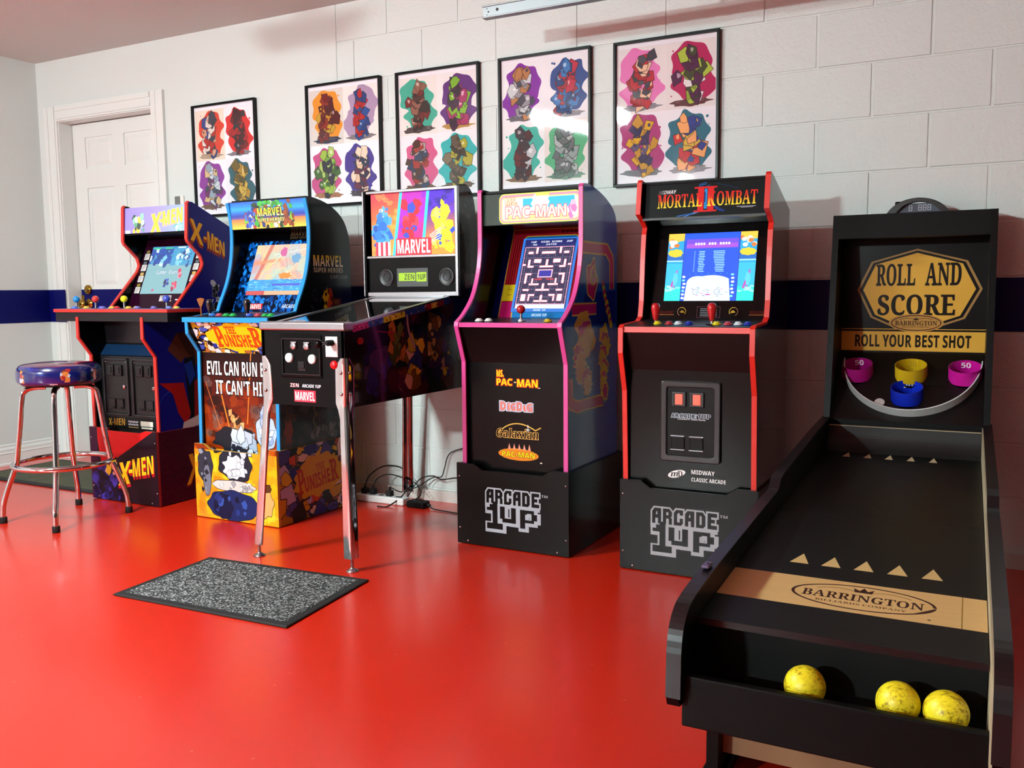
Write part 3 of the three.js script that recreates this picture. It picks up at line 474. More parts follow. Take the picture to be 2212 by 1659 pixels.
// ---- cabinet 2: blue-trimmed cabinet, comic art on its front
{
  const t = thing('arcade_cabinet', 'black arcade cabinet with bright blue edging and a yellow comic print down its front', 'arcade cabinet');
  const x0 = -2.635, x1 = -2.14;
  const front = [[0.735, 0.3], [0.725, 0.776], [0.79, 0.863], [0.795, 0.93], [0.60, 0.957], ...smooth([[0.585, 0.99], [0.535, 1.086], [0.507, 1.167], [0.492, 1.25], [0.488, 1.33], [0.493, 1.40], [0.51, 1.473]], 4)];
  const back = [...smooth([[0.49, 1.478], [0.42, 1.472], [0.326, 1.443], [0.248, 1.389], [0.21, 1.318], [0.2, 1.25]], 4), [0.2, 0.3]];
  const zb = [0.2, 0.795], yb = [0.3, 1.478], S = 800, W = Math.round((zb[1] - zb[0]) * S), H = Math.round((yb[1] - yb[0]) * S), px = (z) => (zb[1] - z) * S, py = (y) => (yb[1] - y) * S;
  const art = print(canvas(W, H, (x) => {
    x.fillStyle = '#060608'; x.fillRect(0, 0, W, H); const r = rng(61);
    txt(x, 'MARVEL', px(0.472), py(1.164), 170, 42, { fill: vgrad([[0, '#f0cc20'], [0.6, '#f4e0a0'], [1, '#f8f0d8']]) });
    txt(x, 'SUPER HEROES', px(0.472), py(1.137), 170, 18, { fill: '#d8d0a8' });
    txt(x, 'CAPCOM', px(0.354), py(1.108), 100, 15, { fill: '#909090' });
    for (let i = 0; i < 90; i++) { x.fillStyle = `rgba(150,160,200,${0.25 + r() * 0.4})`; const s = 1 + r() * 4; x.fillRect(px(0.34 + r() * 0.16), py(0.95 + r() * 0.14), s, s * 1.4); }
    for (let i = 0; i < 10; i++) blob(x, px(0.40 - r() * 0.05), py(0.97 + r() * 0.07), 16, 26, ['#c8480c', '#e0b010', '#a8300c', '#d8c818'][i % 4], r, 6, 0.5);
    for (let i = 0; i < 5; i++) blob(x, px(0.39 - 0.04 * (i % 2)), py(0.955 + 0.02 * i), 6, 9, '#060608', r, 5, 0.3);
    x.fillStyle = '#5a2c0c'; x.fillRect(px(0.346), py(1.014), 54, 26); txt(x, 'VS', px(0.33), py(0.99), 26, 14, { fill: '#a08040' });
    // lower part: dark smoky shapes and a pale lightning line
    for (let i = 0; i < 60; i++) blob(x, r() * W, py(0.33 + r() * 0.28), 14 + r() * 24, 10 + r() * 20, ['#101012', '#241a10', '#2c2c30', '#3c2a10', '#401808'][i % 5], r, 7, 0.4);
    x.strokeStyle = '#8a7a20'; x.lineWidth = 3; x.beginPath(); x.moveTo(px(0.5), py(0.6)); for (let i = 1; i < 9; i++) x.lineTo(px(0.5 + 0.03 * (i % 2 ? 1 : -1) * r()), py(0.6 - i * 0.03)); x.stroke();
    blob(x, px(0.68), py(0.42), 26, 60, '#7a2808', r, 6, 0.5);
    for (let i = 0; i < 30; i++) shard(x, px(0.3 + r() * 0.25), py(0.36 + r() * 0.06), 8 + r() * 8, ['#4a4a4c', '#2c2c2e', '#606060'][i % 3], r);
  }), 0.28, { clearcoat: 0.4, clearcoatRoughness: 0.1 });
  const blue = M(0x1d8fd0, 0.35);
  const [a, b] = cabinetBody(t, { x0, x1, front, back, art, trim: blue, inset: 0.004 });
  const mar = canvas(640, 180, (x, w, h) => {
    const g = x.createLinearGradient(0, 0, 0, h); [[0, '#0a58c0'], [0.28, '#18a0f0'], [0.52, '#1838a0'], [0.6, '#5a48a0'], [0.66, '#e0783c'], [1, '#f8d040']].forEach(([p, c]) => g.addColorStop(p, c)); x.fillStyle = g; x.fillRect(0, 0, w, h);
    const r = rng(91), cs = ['#38a838', '#1c3c1c', '#e8e0d0', '#283078', '#b03020', '#101014', '#80c020', '#8a4020'];
    for (let i = 0; i < 90; i++) { const u = r(), X = w * (0.2 + 0.62 * u), Y = h * (0.02 + 0.95 * r()); shard(x, X, Y, 8 + r() * 16, cs[Math.floor(r() * cs.length)], r, '#101010'); }
    for (let i = 0; i < 22; i++) shard(x, w * (0.36 + 0.3 * r()), h * 0.12 * r() + 8, 14, i % 2 ? '#40b440' : '#2a8a2a', r);
    for (let i = 0; i < 20; i++) shard(x, w * (0.72 + 0.12 * r()), h * (0.45 + 0.5 * r()), 14, i % 2 ? '#7a3010' : '#a04818', r);
    for (let i = 0; i < 20; i++) shard(x, w * (0.2 + 0.12 * r()), h * (0.4 + 0.5 * r()), 14, i % 2 ? '#2040a0' : '#3870d0', r);
    txt(x, 'MARVEL', w * 0.365, h * 0.56, w * 0.35, h * 0.3, { fill: vgrad([[0, '#ffe830'], [0.55, '#ffd020'], [1, '#fff8c0']]), strokes: [['#181408', 26]] });
    txt(x, 'SUPER HEROES', w * 0.365, h * 0.76, w * 0.35, h * 0.13, { fill: '#ffe880', strokes: [['#181408', 40]] });
  });
  slab(t, 'marquee', a, b, [0.49, 1.348], [0.503, 1.474], 0.012, lit(mar, 1.25), black);
  slab(t, 'marquee_underside', a, b, [0.34, 1.335], [0.49, 1.345], 0.01, glossBlack);
  const bA = [0.515, 0.955], bB = [0.355, 1.345];
  const bez = canvas(512, 460, (x, w, h) => {
    x.fillStyle = '#04122c'; x.fillRect(0, 0, w, h); const r = rng(3);
    for (let i = 0; i < 1100; i++) { const X = r() * w, Y = h * 0.16 + r() * h * 0.84; shard(x, X, Y, 4 + r() * 13, ['#083c80', '#0e5cb8', '#061c40', '#1a80e0', '#030c1c'][i % 5], r); }
    x.fillStyle = '#05060a'; x.fillRect(0, 0, w, h * 0.13);
    txt(x, 'MARVEL', w * 0.55, h * 0.085, w * 0.26, h * 0.07, { fill: '#5c4a34' }); txt(x, 'SUPER HEROES', w * 0.55, h * 0.115, w * 0.26, h * 0.025, { fill: '#6a6048' });
    x.fillStyle = '#c02020'; x.fillRect(w * 0.2, h * 0.9, w * 0.2, h * 0.07); txt(x, 'MARVEL', w * 0.21, h * 0.965, w * 0.18, h * 0.055, { fill: '#f4e8e8' });
    txt(x, 'ARCADE 1UP', w * 0.66, h * 0.955, w * 0.27, h * 0.045, { fill: '#c8d4e4', skew: -0.15 });
  });
  slab(t, 'bezel', a, b, bA, bB, 0.012, print(bez, 0.12), black);
  slab(t, 'screen', -2.557, -2.217, onSlab(bA, bB, 0.085, 0.0025), onSlab(bA, bB, 0.345, 0.0025), 0.004, lit(canvas(512, 400, (x, w, h) => {
    x.fillStyle = '#e8c8b0'; x.fillRect(0, 0, w, h); const r = rng(14);
    const ray = (c, x0_, y0_, x1_, y1_, lw) => { x.strokeStyle = c; x.lineWidth = lw; x.beginPath(); x.moveTo(x0_, y0_); x.lineTo(x1_, y1_); x.stroke(); };
    for (let i = 0; i < 34; i++) blob(x, r() * w, r() * h * 0.75, 30 + r() * 60, 22 + r() * 50, ['rgba(240,200,160,.6)', 'rgba(190,220,200,.6)', 'rgba(240,220,140,.5)', 'rgba(220,150,150,.5)', 'rgba(180,200,220,.55)'][i % 5], r, 8, 0.4);
    ray('rgba(214,110,90,.85)', 30, 380, 150, -10, 34); ray('rgba(230,150,110,.8)', 0, 150, 260, 120, 26);
    for (let i = 0; i < 26; i++) ray(['rgba(255,255,240,.7)', 'rgba(150,190,200,.6)', 'rgba(250,230,150,.6)'][i % 3], 120 + r() * 380, r() * 300, 120 + r() * 380, r() * 300, 2 + r() * 5);
    blob(x, 270, 60, 34, 40, '#d860a0', r, 7, 0.3); blob(x, 400, 110, 46, 40, '#6fa8d0', r, 7, 0.3); blob(x, 330, 250, 60, 26, '#e89030', r, 7, 0.4);
    x.fillStyle = '#30a8e8'; x.fillRect(0, h * 0.7, w, h * 0.22); for (let i = 0; i < 120; i++) { x.fillStyle = ['#58d0f8', '#1880d0', '#3878e0', '#a0e8ff'][i % 4]; x.fillRect(r() * w, h * (0.68 + 0.22 * r()), 8 + r() * 30, 5); }
    x.fillStyle = '#4a58d8'; x.fillRect(w * 0.45, h * 0.78, w * 0.5, 16); x.fillStyle = '#d84848'; x.fillRect(0, h * 0.92, w * 0.34, h * 0.08); x.fillStyle = '#f0b890'; x.fillRect(w * 0.34, h * 0.92, w * 0.66, h * 0.08);
  }), 0.9), black);
  // deck
  const tA = [0.80, 0.937], tB = [0.53, 0.955];
  slab(t, 'control_deck', x0 - 0.012, x1 + 0.012, [0.80, 0.915], [0.80, 0.937], 0.012, blue, blue);
  slab(t, 'deck_top', x0 - 0.008, x1 + 0.008, tA, [0.60, 0.95], 0.014, M(0x10141c, 0.4), black);
  slab(t, 'deck_top', a, b, [0.60, 0.95], tB, 0.014, M(0x10141c, 0.4), black);
  joystick(t, -2.552, tA, tB, 0.08, 0x121214, 'bat'); joystick(t, -2.32, tA, tB, 0.08, 0x121214, 'bat');
  { const g = group(t, 'ticket_fan'); const s = new THREE.Shape(); s.moveTo(-0.006, 0); s.lineTo(0.006, 0); s.lineTo(0.024, 0.034); s.quadraticCurveTo(0, 0.046, -0.024, 0.034); s.closePath(); add(g, 'paddle', new THREE.ExtrudeGeometry(s, { depth: 0.004, bevelEnabled: false }).translate(-2.594, 0.984, 0.73), M(0x8a4a10, 0.5)); add(g, 'stem', cyl(0.003, 0.004, 0.046, -2.594, 0.963, 0.732, 10), M(0x8a4a10, 0.5)); }
  for (const [x, c] of [[-2.529, 0x2f6fc0], [-2.487, 0xb84860], [-2.443, 0x20a048], [-2.402, 0x24b050], [-2.30, 0x2a50b8], [-2.252, 0xb83a50], [-2.208, 0x20a048], [-2.175, 0x24b050]]) buttonOn(t, x, tA, tB, 0.075, c, 0.0155);
  // front boards
  const pTitle = canvas(640, 260, (x, w, h) => {
    montage(x, w, h, '#c88a20', ['#e8b030', '#2038a0', '#f0d8c0', '#16161c', '#e8e0e8', '#4858b8', '#b06830', '#f8f0e0'], 33, 150, 0.06, 0.17);
    const r = rng(7); blob(x, w * 0.55, h * 0.5, w * 0.42, h * 0.42, '#f8c818', r, 11, 0.22);
    x.fillStyle = '#f8c818'; x.fillRect(w * 0.5, h * 0.8, w * 0.08, h * 0.2);
    txt(x, 'THE', w * 0.43, h * 0.4, w * 0.14, h * 0.2, { fill: '#d83c14', strokes: [['#7a1c08', 10]], font: 'serif' });
    txt(x, 'P', w * 0.27, h * 0.8, w * 0.1, h * 0.6, { fill: '#e04a14', strokes: [['#7a1c08', 8]], font: 'serif' }); txt(x, 'UNISHE', w * 0.36, h * 0.8, w * 0.37, h * 0.36, { fill: '#e04a14', strokes: [['#7a1c08', 8]] }); txt(x, 'R', w * 0.74, h * 0.8, w * 0.13, h * 0.56, { fill: '#e04a14', strokes: [['#7a1c08', 8]], font: 'serif' });
  });
  slab(t, 'title_panel', a, b, [0.712, 0.772], [0.785, 0.925], 0.012, print(pTitle, 0.3), black);
  const yT = 0.772, yL = 0.3, hh = yT - yL, rh = 0.345;
  // one print runs over the front board and the riser; the maker's artwork is kept only as loose colour shapes
  const big = (x, w, h) => {
    const top = 0.475, g = x.createLinearGradient(0, 0, 0, h * top); g.addColorStop(0, '#1c0808'); g.addColorStop(0.55, '#5a1608'); g.addColorStop(1, '#8a3008'); x.fillStyle = g; x.fillRect(0, 0, w, h * 0.6);
    const r = rng(41); for (let i = 0; i < 60; i++) blob(x, r() * w, h * (0.16 + 0.38 * r()), 20 + r() * 50, 20 + r() * 40, ['rgba(150,50,10,.5)', 'rgba(30,10,10,.6)', 'rgba(110,110,115,.4)', 'rgba(200,90,20,.35)'][i % 4], r, 8, 0.4);
    const g2 = x.createLinearGradient(0, 0, 0, h); x.fillStyle = '#e8a018'; x.fillRect(0, h * 0.585, w, h * 0.42);
    for (let i = 0; i < 80; i++) blob(x, r() * w, h * (0.58 + 0.42 * r()), 20 + r() * 60, 20 + r() * 60, ['rgba(240,190,20,.6)', 'rgba(220,110,20,.5)', 'rgba(250,220,60,.5)', 'rgba(230,140,40,.5)'][i % 4], r, 8, 0.4);
    x.strokeStyle = '#e07a28'; x.lineWidth = 12; x.beginPath(); x.moveTo(w * 0.2, h * 0.16); x.lineTo(w * 0.36, h * 0.5); x.stroke(); x.lineWidth = 9; x.beginPath(); x.moveTo(w * 0.66, 0); x.lineTo(w * 0.58, h * 0.42); x.stroke(); x.lineWidth = 4; x.beginPath(); x.moveTo(w * 0.03, h * 0.18); x.lineTo(w * 0.28, h * 0.56); x.stroke();
    txt(x, 'EVIL CAN RUN BUT', w * 0.06, h * 0.135, w * 0.9, h * 0.085, { fill: '#f2f2f4', strokes: [['#000', 22]] });
    txt(x, "IT CAN'T HIDE", w * 0.17, h * 0.25, w * 0.76, h * 0.085, { fill: '#f2f2f4', strokes: [['#000', 22]] });
    // stand-in composition: pale blue, navy, grey-white and skin-toned abstract shapes
    const S = (c, X, Y, s, n, sx = 1, sy = 1) => { for (let i = 0; i < n; i++) shard(x, w * (X + (r() - 0.5) * sx * 0.3), h * (Y + (r() - 0.5) * sy * 0.18), s * (0.5 + r()), Array.isArray(c) ? c[i % c.length] : c, r, 'rgba(10,10,20,.85)'); };
    const Bm = (c, X, Y, rx, ry, lob = 7, ro = 0.18) => { blob(x, w * X, h * Y, w * rx + 4, h * ry + 4, '#101018', rng(X * 900 + Y * 77), lob, ro); blob(x, w * X, h * Y, w * rx, h * ry, c, rng(X * 900 + Y * 77), lob, ro); };
    Bm('#1c2028', 0.42, 0.52, 0.3, 0.085, 9, 0.4); S(['#d09858', '#a86838', '#3a2418', '#e0b070'], 0.43, 0.41, 24, 12, 0.5, 0.7); S(['#b4c4d4', '#c0d0de', '#9cb0c4'], 0.48, 0.53, 40, 14, 1.2, 0.5);
    Bm('#b0c6e2', 0.83, 0.46, 0.14, 0.11); Bm('#a4bce0', 0.8, 0.38, 0.05, 0.08); Bm('#202632', 0.5, 0.66, 0.22, 0.1); Bm('#c8d4e0', 0.5, 0.68, 0.15, 0.075, 9, 0.3); Bm('#c8c8c4', 0.48, 0.79, 0.27, 0.035, 8, 0.1); Bm('#16265a', 0.46, 0.91, 0.33, 0.095, 8, 0.12); Bm('#0e1738', 0.34, 0.92, 0.12, 0.08); Bm('#2c323e', 0.13, 0.68, 0.1, 0.1); Bm('#6a7080', 0.15, 0.77, 0.05, 0.1, 6, 0.1); Bm('#d8a868', 0.86, 0.86, 0.09, 0.1, 7, 0.3); Bm('#5a3418', 0.87, 0.78, 0.06, 0.025);
    S(['#c4d0dc', '#e0e4ea', '#1c2030'], 0.5, 0.64, 22, 14, 0.9, 0.9); S(['#e8e4dc', '#9a9aa0'], 0.48, 0.79, 16, 14, 1.5, 0.2); S(['#22367a', '#0e1630', '#3050a0'], 0.45, 0.91, 22, 14, 1.4, 0.6); S(['#c8dcf4', '#8ca8d4'], 0.82, 0.45, 20, 12, 0.5, 1.0); S(['#8890a0', '#22262e'], 0.13, 0.72, 16, 12, 0.4, 1.4);
  };
  const bigC = canvas(700, 1110, big);
  const crop = (y0f, y1f) => { const c = canvas(700, Math.round(1110 * (y1f - y0f)), (x) => x.drawImage(bigC, 0, -1110 * y0f)); return c; };
  const f = (0.772 - 0.3) / 0.772, fr = (0.772 - rh) / 0.772;
  slab(t, 'front_panel', a, b, [0.715, 0.3], [0.715, 0.772], 0.014, print(crop(0, f), 0.28), black);
  const side = print(canvas(700, 560, (x, w, h) => {
    montage(x, w, h, '#a87818', ['#c89820', '#2a2f80', '#d8c0b0', '#17171c', '#b8a8c8', '#484890', '#8a5028', '#d8b828', '#c84820'], 35, 170, 0.05, 0.15);
    const r = rng(71); x.save(); x.translate(w * 0.5, h * 0.45); x.rotate(-0.12); blob(x, 0, 0, w * 0.34, h * 0.3, '#d0a018', r, 11, 0.2);
    txt(x, 'THE', -w * 0.03, -h * 0.06, w * 0.12, h * 0.1, { fill: '#a83010', font: 'serif' }); txt(x, 'P', -w * 0.28, h * 0.16, w * 0.08, h * 0.34, { fill: '#b83a10', strokes: [['#501408', 6]], font: 'serif' }); txt(x, 'UNISHE', -w * 0.2, h * 0.16, w * 0.34, h * 0.2, { fill: '#b83a10', strokes: [['#501408', 6]] }); txt(x, 'R', w * 0.15, h * 0.16, w * 0.1, h * 0.3, { fill: '#b83a10', strokes: [['#501408', 6]], font: 'serif' }); x.restore();
  }), 0.3);
  riser(t, -2.638, -2.132, 0.22, 0.77, rh, print(crop(fr, 1), 0.28), side, M(0xc89a38, 0.5), [0.06, 0.1, 0.1, 0.062, 0.024], false);
}

// ---- cabinet 3: pink-edged blue maze-game cabinet
{
  const t = thing('arcade_cabinet', 'blue arcade cabinet with pink edging, a maze on its screen and a black riser', 'arcade cabinet');
  const x0 = -1.274, x1 = -0.797;
  const front = [[0.592, 0.3], [0.59, 0.757], [0.645, 0.905], ...smooth([[0.642, 0.918], [0.594, 0.946], [0.516, 1.017], [0.466, 1.116], [0.447, 1.20], [0.443, 1.28]], 4), [0.443, 1.448], [0.436, 1.458]];
  const back = [...smooth([[0.42, 1.462], [0.36, 1.458], [0.25, 1.434], [0.158, 1.398], [0.105, 1.358], [0.087, 1.3]], 4), [0.085, 0.3]];
  const zb = [0.085, 0.645], yb = [0.3, 1.462], S = 850, W = Math.round((zb[1] - zb[0]) * S), H = Math.round((yb[1] - yb[0]) * S), px = (z) => (zb[1] - z) * S, py = (y) => (yb[1] - y) * S;
  const art = print(canvas(W, H, (x) => {
    x.fillStyle = '#1a5cc0'; x.fillRect(0, 0, W, H); const r = rng(17);
    const line = (pts, w, c) => { x.strokeStyle = c; x.lineWidth = w; x.lineJoin = 'round'; x.beginPath(); pts.forEach((p, i) => x[i ? 'lineTo' : 'moveTo'](px(p[0]), py(p[1]))); x.stroke(); };
    const band = (pts) => { line(pts, 44, '#f0cc48'); line(pts, 32, '#d02470'); };
    band([[0.5, 1.213], [0.2, 1.21], [0.147, 1.17], [0.145, 1.045]]);
    band([[0.55, 0.967], [0.31, 0.967]]);
    band([[0.572, 0.7], [0.565, 0.6], [0.5, 0.583], [0.24, 0.583]]);
    x.fillStyle = '#10288c'; x.beginPath(); x.moveTo(px(0.42), py(1.03)); x.lineTo(px(0.1), py(1.04)); x.lineTo(px(0.1), py(0.9)); x.lineTo(px(0.5), py(0.9)); x.closePath(); x.fill();
    band([[0.55, 0.967], [0.31, 0.967]]);
    // abstract yellow and magenta shapes with pale outlines
    const S2 = (cx, cy, rx, ry, c, lob = 7, ro = 0.3) => { blob(x, px(cx), py(cy), rx + 8, ry + 8, '#f0dc38', rng(lob * 91 + cx * 1000), lob, ro); blob(x, px(cx), py(cy), rx, ry, c, rng(lob * 91 + cx * 1000), lob, ro); };
    S2(0.355, 1.08, 44, 74, '#d82458', 5, 0.35); S2(0.34, 1.1, 18, 30, '#c02050', 5); x.fillStyle = '#c8b030'; x.fillRect(px(0.37), py(1.1), 40, 7);
    for (let i = 0; i < 12; i++) shard(x, px(0.24 - i * 0.008), py(1.06 - i * 0.015), 16, i % 2 ? '#e8d020' : '#c82050', r, '#c8b030');
    for (let i = 0; i < 9; i++) { const cy = 0.9 - i * 0.03, cx = 0.44 - 0.03 * Math.sin(i); S2(cx + (r() - 0.5) * 0.05, cy, 62 - i * 4, 48 - i * 2, i % 3 === 1 ? '#d82878' : '#f0d41c', 6 + i, 0.3); }
    for (let i = 0; i < 10; i++) S2(0.23 + (r() - 0.5) * 0.06, 0.86 - i * 0.027, 36 - i * 1.5, 30, i % 2 ? '#d02470' : '#ecd01c', 5 + i, 0.35);
  }), 0.24, { clearcoat: 0.7, clearcoatRoughness: 0.06 });
  const pink = M(0xd84a9a, 0.32);
  const [a, b] = cabinetBody(t, { x0, x1, front, back, art, trim: pink, inset: 0.018 });
  const mar = canvas(640, 176, (x, w, h) => {
    x.fillStyle = '#06281c'; x.fillRect(0, 0, w, h);
    const R = (x_, y_, w_, h_, rr, c) => { x.fillStyle = c; x.beginPath(); x.roundRect(x_, y_, w_, h_, rr); x.fill(); };
    R(w * 0.17, 2, w * 0.83, h - 6, 34, '#f4f460'); R(w * 0.18, 9, w * 0.82, h - 20, 30, '#f09ab8'); R(w * 0.195, 22, w * 0.79, h - 40, 24, '#f4f490'); R(w * 0.205, 28, w * 0.77, h - 52, 20, '#f8f4e8');
    x.fillStyle = '#28c4f0'; x.fillRect(w * 0.42, 34, w * 0.12, 50); x.fillRect(w * 0.64, 30, w * 0.3, 60);
    x.fillStyle = '#f4f490'; x.fillRect(w * 0.24, h - 52, w * 0.66, 26);
    const r = rng(52);
    for (let i = 0; i < 18; i++) blob(x, w * (0.54 + 0.12 * r()), 30 + 90 * r(), 22, 26, ['#ffffff', '#f8f0e0', '#f0e8f4'][i % 3], r, 6, 0.3);
    for (let i = 0; i < 7; i++) blob(x, w * (0.9 + 0.05 * r()), 70 + 70 * r(), 20, 22, ['#f080c0', '#f8c0d8', '#ffffff'][i % 3], r, 6, 0.3);
    txt(x, 'MS.', w * 0.24, 66, w * 0.12, 42, { fill: '#fff8d0', strokes: [['#d88850', 26]] });
    txt(x, 'PAC-MAN', w * 0.24, 142, w * 0.62, 66, { fill: '#fff8d8', strokes: [['#e07888', 22]] });
    x.fillStyle = '#e8e060'; x.fillRect(w * 0.55, 8, w * 0.14, 14);
  });
  slab(t, 'marquee', a, b, [0.43, 1.314], [0.427, 1.44], 0.014, lit(mar, 0.95), black);
  slab(t, 'marquee_underside', a, b, [0.21, 1.305], [0.43, 1.312], 0.01, glossBlack);
  const bA = [0.375, 0.93], bB = [0.215, 1.315];
  const bw = b - a, bh = Math.hypot(bA[0] - bB[0], bA[1] - bB[1]);
  slab(t, 'bezel', a, b, bA, bB, 0.012, print(canvas(560, 528, (x, w, h) => {
    x.fillStyle = '#0a1470'; x.fillRect(0, 0, w, h);
    x.fillStyle = '#b89428'; x.fillRect(40, 10, w - 50, h); x.fillStyle = '#8c1420'; x.fillRect(46, 16, w - 60, h);
    for (let i = 0; i < 9; i++) { x.fillStyle = i % 2 ? '#5c0c14' : '#a8242c'; x.fillRect(58 + i * 7, 60, 4, h * 0.52); }
    x.fillStyle = '#c8b41c'; x.fillRect(46, h * 0.64, 80, h * 0.18); x.fillStyle = '#7a6a10'; x.fillRect(70, h * 0.69, 26, 3); x.fillRect(70, h * 0.75, 30, 3);
    x.fillStyle = '#a81458'; x.fillRect(46, h * 0.83, 80, h * 0.17);
    x.fillStyle = '#c8a838'; x.beginPath(); x.roundRect(118, 52, w - 236, h, 22); x.fill(); x.fillStyle = '#1478c0'; x.beginPath(); x.roundRect(124, 58, w - 248, h, 18); x.fill();
    for (let i = 0; i < 4; i++) { x.fillStyle = '#4a1418'; x.fillRect(w * 0.6 + i * 24, 26, 18, 14); }
    txt(x, 'ARCADE 1UP', w * 0.43, h - 8, w * 0.16, 16, { fill: '#d8e8f4' });
  }), 0.14), black);
  const sw = 0.262;
  slab(t, 'screen', -1.035 - sw / 2, -1.035 + sw / 2, onSlab(bA, bB, 0.025, 0.0025), onSlab(bA, bB, 0.362, 0.0025), 0.004, lit(canvas(480, 620, (x, w, h) => {
    x.fillStyle = '#1868c0'; x.fillRect(0, 0, w, h); x.fillStyle = '#06145c'; x.fillRect(20, 10, w - 40, h - 40);
    const tt = (s, X, Y, W_, H_, c) => txt(x, s, X, Y, W_, H_, { fill: c, font: 'monospace' });
    tt('1UP', 70, 40, 50, 15, '#f4f4ff'); tt('00', 92, 62, 34, 14, '#f4f4ff'); tt('HIGH SCORE', 160, 40, 180, 15, '#f4f4ff'); tt('24730', 205, 62, 90, 14, '#f4f4ff'); tt('2UP', 380, 40, 50, 15, '#f4f4ff');
    // plain symmetric maze of rounded pink bars with rows of dots
    const X0 = 30, Y0_ = 76, MW = w - 60, MH = h - 140; x.fillStyle = '#1c1440'; x.fillRect(X0, Y0_, MW, MH);
    for (let i = 0; i <= 26; i++) for (let j = 0; j <= 28; j++) if ((i % 4 === 1 || j % 4 === 1) && !(i > 9 && i < 17 && j > 10 && j < 18)) { x.fillStyle = '#e8e0f0'; x.fillRect(X0 + (i + 0.4) * MW / 27, Y0_ + (j + 0.4) * MH / 29, 4, 4); }
    const bar = (i, j, wi, hj) => { for (const q of [i, 27 - i - wi]) { x.fillStyle = '#e83058'; x.beginPath(); x.roundRect(X0 + q * MW / 27 - 2, Y0_ + j * MH / 29 - 2, wi * MW / 27 + 4, hj * MH / 29 + 4, 6); x.fill(); x.fillStyle = '#f8d0d8'; x.beginPath(); x.roundRect(X0 + q * MW / 27, Y0_ + j * MH / 29, wi * MW / 27, hj * MH / 29, 5); x.fill(); } };
    [[2.2, 2.3, 2.8, 1.2], [9.8, 2.3, 7.4, 1.2], [6.4, 0, 1.2, 3.4], [6.2, 6.2, 4, 1.9], [3, 6.4, 1.2, 4], [3, 9.6, 3.4, 0.9], [12.9, 6.4, 1.2, 3.4], [9.8, 9.6, 7.4, 0.9], [0, 8.6, 1.8, 0.9], [2.6, 14, 1.2, 4.6], [2.6, 13.4, 3.4, 0.9], [5.6, 18.6, 5.4, 0.9], [6.6, 16, 0.9, 3], [2.6, 21.4, 3.4, 0.9], [9.8, 21.4, 7.4, 0.9], [12.9, 18.6, 1.2, 3], [2.2, 24, 2.6, 3.4], [6.2, 24, 0.9, 3.4], [6.2, 24, 3.4, 0.9], [9.8, 27, 7.4, 0.9], [12.9, 24.4, 1.2, 3]].forEach((q) => bar(...q));
    x.strokeStyle = '#f0a0b0'; x.lineWidth = 5; x.strokeRect(X0 + 2, Y0_ + 2, MW - 4, MH - 4);
    x.fillStyle = '#f8b0c0'; x.fillRect(w * 0.37, h * 0.43, w * 0.26, h * 0.11); x.fillStyle = '#1c1c90'; x.fillRect(w * 0.39, h * 0.445, w * 0.22, h * 0.08);
    tt('GAME  OVER', w * 0.33, h * 0.575, w * 0.34, 16, '#f03030');
    x.fillStyle = '#c8d0e0'; x.fillRect(30, h - 62, w - 60, 34); for (let i = 0; i < 3; i++) { x.fillStyle = '#ffffff'; x.fillRect(60 + i * 46, h - 50, 18, 10); }
    tt('ARCADE 1UP', w * 0.4, h - 8, w * 0.22, 14, '#d8e8f4');
  }), 1.2), black);
  // deck
  const tA = [0.643, 0.918], tB = [0.375, 0.93];
  slab(t, 'control_deck', a, b, [0.643, 0.9], [0.644, 0.918], 0.012, pink, pink);
  slab(t, 'deck_top', a, b, tA, tB, 0.014, M(0x16161c, 0.35), black);
  joystick(t, -1.016, tA, tB, 0.085, 0xb81a1e, 'ball');
  buttonOn(t, -1.204, tA, tB, 0.075, 0xf0f0ea); buttonOn(t, -1.162, tA, tB, 0.08, 0xf0f0ea); buttonOn(t, -1.005, tA, tB, 0.06, 0xf0f0ea, 0.009); buttonOn(t, -0.89, tA, tB, 0.07, 0xd8b820);
  slab(t, 'apron', a, b, [0.572, 0.755], [0.632, 0.903], 0.012, M(0x0c0304, 0.25, { specularIntensity: 0.45 }), black);
  slab(t, 'front_panel', a, b, [0.57, 0.3], [0.57, 0.757], 0.012, print(canvas(620, 640, (x, w, h) => {
    x.fillStyle = '#050405'; x.fillRect(0, 0, w, h);
    // logo placement from the panel's own coordinates: x -1.257..-0.814, y 0.757 down to 0.30
    const X = (q) => (q + 1.257) / 0.443 * w, Y = (q) => (0.757 - q) / 0.457 * h;
    txt(x, 'MS.', X(-1.124), Y(0.698), 46, 38, { fill: '#f8e818', strokes: [['#d83a1c', 34]] });
    txt(x, 'PAC', X(-1.124), Y(0.664), 100, 38, { fill: '#f8e818', strokes: [['#d83a1c', 34]] }); x.fillStyle = '#f0d8a0'; x.fillRect(X(-1.045), Y(0.68), 14, 7); txt(x, 'MAN', X(-1.03), Y(0.661), 128, 42, { fill: '#f8e818', strokes: [['#d83a1c', 30]] }); x.fillStyle = '#f0e8d0'; x.fillRect(X(-0.936), Y(0.66), 13, 5);
    [['D', 0, 0, 1], ['i', 0.24, 0.05, 0.9], ['G', 0.34, 0.1, 0.9], ['D', 0.54, 0.02, 1], ['u', 0.75, 0.3, 0.7], ['G', 0.86, 0.1, 0.95]].forEach(([ch, dx, dy, k]) => txt(x, ch, X(-1.108) + dx * 196, Y(0.562) - 2, ch === 'i' ? 14 : 34, 46 * k, { fill: '#f07868', strokes: [['#e8ecf8', 52], ['#2c3a80', 26], ['#f4d0c8', 12]] }));
